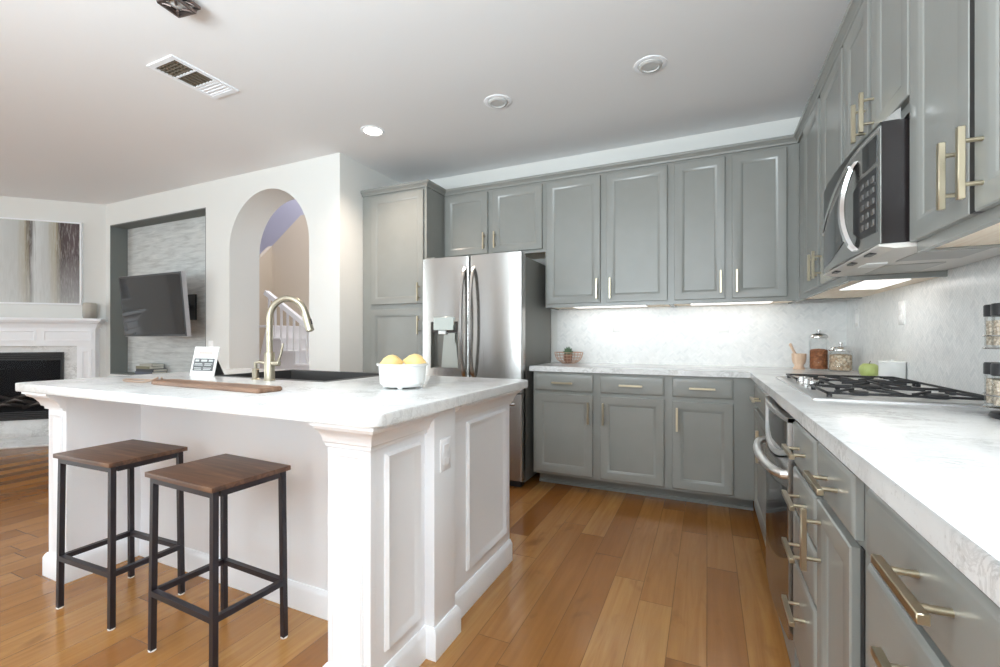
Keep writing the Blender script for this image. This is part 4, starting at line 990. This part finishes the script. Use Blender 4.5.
# vase on the mantel
va = MB(); va.lathe([(0.045, 0), (0.062, 0.006), (0.066, 0.03), (0.066, 0.16), (0.060, 0.178), (0.052, 0.182), (0.050, 0.178), (0.056, 0.16), (0.056, 0.02), (0.002, 0.016)], seg=32)
VC = mat('taupe_glaze', s2l(166, 160, 150), 0.35); _g = NG(VC); _g.color(_g.ramp(_g.sep(_g.obj())[2], [(0.02, s2l(150, 144, 134)), (0.12, s2l(176, 170, 160)), (0.19, s2l(186, 180, 170))]))
o = va.done('vase', VC); o.location = (DX - 0.11 * math.cos(PI / 4) + 0.10 * math.sin(PI / 4), DY - 0.11 * math.sin(PI / 4) - 0.10 * math.cos(PI / 4), 1.350)
tag(o, 'taupe ceramic vase on the right end of the mantel', 'vase')
# painting
def m_paint():
    m = mat('abstract_canvas', (0.7, 0.7, 0.7), 0.7); g = NG(m); o = g.obj(); x, y, z = g.sep(o)
    st_ = g.noise(g.mapping(o, (12, 1, 0.5)), 2.2, 7, 0.65, 0.4)
    fine = g.noise(g.mapping(o, (30, 1, 3.0)), 2.0, 5, 0.65)
    # bands placed across the canvas: local x runs -1.55 .. 0
    xx = g.math('ADD', g.math('ADD', g.math('DIVIDE', x, 1.55), 1.0), g.math('MULTIPLY', g.math('SUBTRACT', st_, 0.5), 0.10))
    W_, T_, D_, L_ = s2l(208, 211, 211), s2l(168, 160, 140), s2l(92, 80, 80), s2l(190, 192, 190)
    c = g.ramp(xx, [(0.0, W_), (0.12, D_), (0.20, T_), (0.27, W_), (0.46, W_), (0.62, L_), (0.675, T_), (0.70, s2l(76, 64, 60)), (0.735, W_), (0.80, L_), (0.845, T_), (0.875, s2l(74, 62, 62)), (0.95, s2l(92, 78, 80)), (1.0, s2l(70, 58, 60))])
    lo = g.math('MULTIPLY', g.ramp(g.math('ADD', g.math('MULTIPLY', z, 0.7), fine), [(0.30, (1, 1, 1)), (0.9, (0, 0, 0))]), 0.75)
    c = g.mix(lo, c, W_); c = g.mix(g.ramp(fine, [(0.5, (0, 0, 0)), (0.72, (0.8, 0.8, 0.8))]), c, L_); g.color(c); return m
PW, PZ0, PZ1 = 1.55, 1.51, 2.47
pn = thing('painting', 'abstract grey and brown streaked painting in a thin white frame', 'painting', (DX - 0.215 * math.cos(PI / 4), DY - 0.215 * math.sin(PI / 4), PZ0), PI / 4)
m = MB(); h_ = PZ1 - PZ0
m.box(-PW, 0, -0.04, -0.001, 0, 0.016); m.box(-PW, 0, -0.04, -0.001, h_ - 0.016, h_); m.box(-PW, -PW + 0.016, -0.04, -0.001, 0.016, h_ - 0.016); m.box(-0.016, 0, -0.04, -0.001, 0.016, h_ - 0.016); m.done('frame', TRIM, pn, smooth=False)
m = MB(); m.box(-PW + 0.016, -0.016, -0.030, -0.003, 0.016, h_ - 0.016); m.done('canvas', m_paint(), pn, smooth=False)

# ================================================================== CEILING FIXTURES
def can(label, x, y, on):
    t = thing('recessed_light', label, 'light', (x, y, ZC), 0, 'recessed ceiling lights')
    m = MB(); m.lathe([(0.092, 0), (0.090, -0.004), (0.074, -0.006), (0.066, -0.001), (0.060, 0.0)], seg=40, cap0=False, cap1=False); m.done('trim_ring', TRIM, t)
    if on:
        m = MB(); m.lathe([(0.066, -0.002), (0.03, -0.003), (0.001, -0.003)], seg=32, cap0=False); m.done('bulb', LAMP, t)
        l = bpy.data.lights.new('can_beam', 'SPOT'); l.energy = 85; l.spot_size = 2.3; l.spot_blend = 0.9; l.color = (1, 0.84, 0.70); l.shadow_soft_size = 0.06
        lo = bpy.data.objects.new('can_beam', l); COL.objects.link(lo); lo.location = (x, y, ZC - 0.03)
    else:
        m = MB(); m.lathe([(0.068, -0.001), (0.066, -0.010), (0.050, -0.016), (0.046, -0.010), (0.030, -0.012), (0.001, -0.013)], seg=36, cap0=False); m.done('eyeball', BULB_OFF, t)
can('lit recessed ceiling light in front of the pantry', -2.33, 2.75, True)
can('unlit recessed ceiling light above the aisle, nearer the lit one', -1.278, 2.76, False)
can('unlit recessed ceiling light nearest the right upper cabinets', -0.30, 2.755, False)
vt = thing('ceiling_vent', 'white ceiling air vent with two dark grilles', 'vent', (-2.845, 1.74, ZC))
m = MB(); W2, L2 = 0.12, 0.20
m.box(-W2, W2, -L2, -L2 + 0.03, -0.008, 0); m.box(-W2, W2, L2 - 0.03, L2, -0.008, 0)
for s in (-1, 1): m.box(s * (W2 - 0.0125) - 0.0125, s * (W2 - 0.0125) + 0.0125, -L2 + 0.03, L2 - 0.03, -0.008, 0)
sec = [(-0.17, -0.062), (-0.050, 0.055), (0.067, 0.17)]
for y in (-0.056, 0.061): m.box(-W2 + 0.025, W2 - 0.025, y - 0.006, y + 0.006, -0.008, 0)
m.done('frame', TRIM, vt, smooth=False)
DUCT = mat('duct_brown', s2l(92, 82, 68), 0.8)
for i, (a_, b_) in enumerate(sec):
    if i < 2:
        m = MB(); m.box(-W2 + 0.025, W2 - 0.025, a_, b_, -0.0015, -0.0005); m.done('duct_opening', DUCT, vt, smooth=False)
        m = MB()
        for k in range(6): x = -0.08 + k * 0.032; m.box(x - 0.002, x + 0.002, a_, b_, -0.007, -0.002)
        if i == 0:
            for k in range(5): y = a_ + 0.012 + k * 0.021; m.box(-W2 + 0.025, W2 - 0.025, y - 0.0015, y + 0.0015, -0.007, -0.002)
        m.done('louvre', mat('louvre_brown', s2l(120, 110, 96), 0.6) if True else TRIM, vt, smooth=False)
    else:
        m = MB(); m.box(-W2 + 0.025, W2 - 0.025, a_, b_, -0.004, -0.0005)
        for k in range(4): y = a_ + 0.015 + k * 0.025; m.box(-W2 + 0.03, W2 - 0.03, y - 0.004, y + 0.004, -0.007, -0.004)
        m.done('closed_louvre', TRIM, vt, smooth=False)
# small dark fixture at the top edge of the photograph
fl = thing('ceiling_light', 'dark metal ceiling light at the top edge above the island', 'light', (-2.235, 1.285, ZC), 0.15)
m = MB(); m.lathe([(0.055, 0), (0.055, -0.012), (0.02, -0.02), (0.002, -0.02)], seg=24); m.done('canopy', BLACKP, fl)
m = MB()
for zz, q_ in ((-0.026, 0.062), (-0.052, 0.05)):
    m.tube([(-q_, -q_, zz), (q_, -q_, zz), (q_, q_, zz), (-q_, q_, zz), (-q_, -q_, zz)], 0.006, 4, square=True)
for sx in (-1, 1):
    for sy in (-1, 1): m.tube([(sx * 0.02, sy * 0.02, -0.015), (sx * 0.062, sy * 0.062, -0.026), (sx * 0.05, sy * 0.05, -0.052), (sx * 0.015, sy * 0.015, -0.056)], 0.006, 6)
m.done('cage', mat('bronze_metal', s2l(120, 108, 104), 0.35, 0.8), fl)
m = MB(); m.lathe([(0.015, -0.02), (0.034, -0.028), (0.038, -0.038), (0.025, -0.048), (0.002, -0.050)], seg=20); m.done('glass_shade', mat('fixture_glass', s2l(200, 200, 200), 0.2), fl)
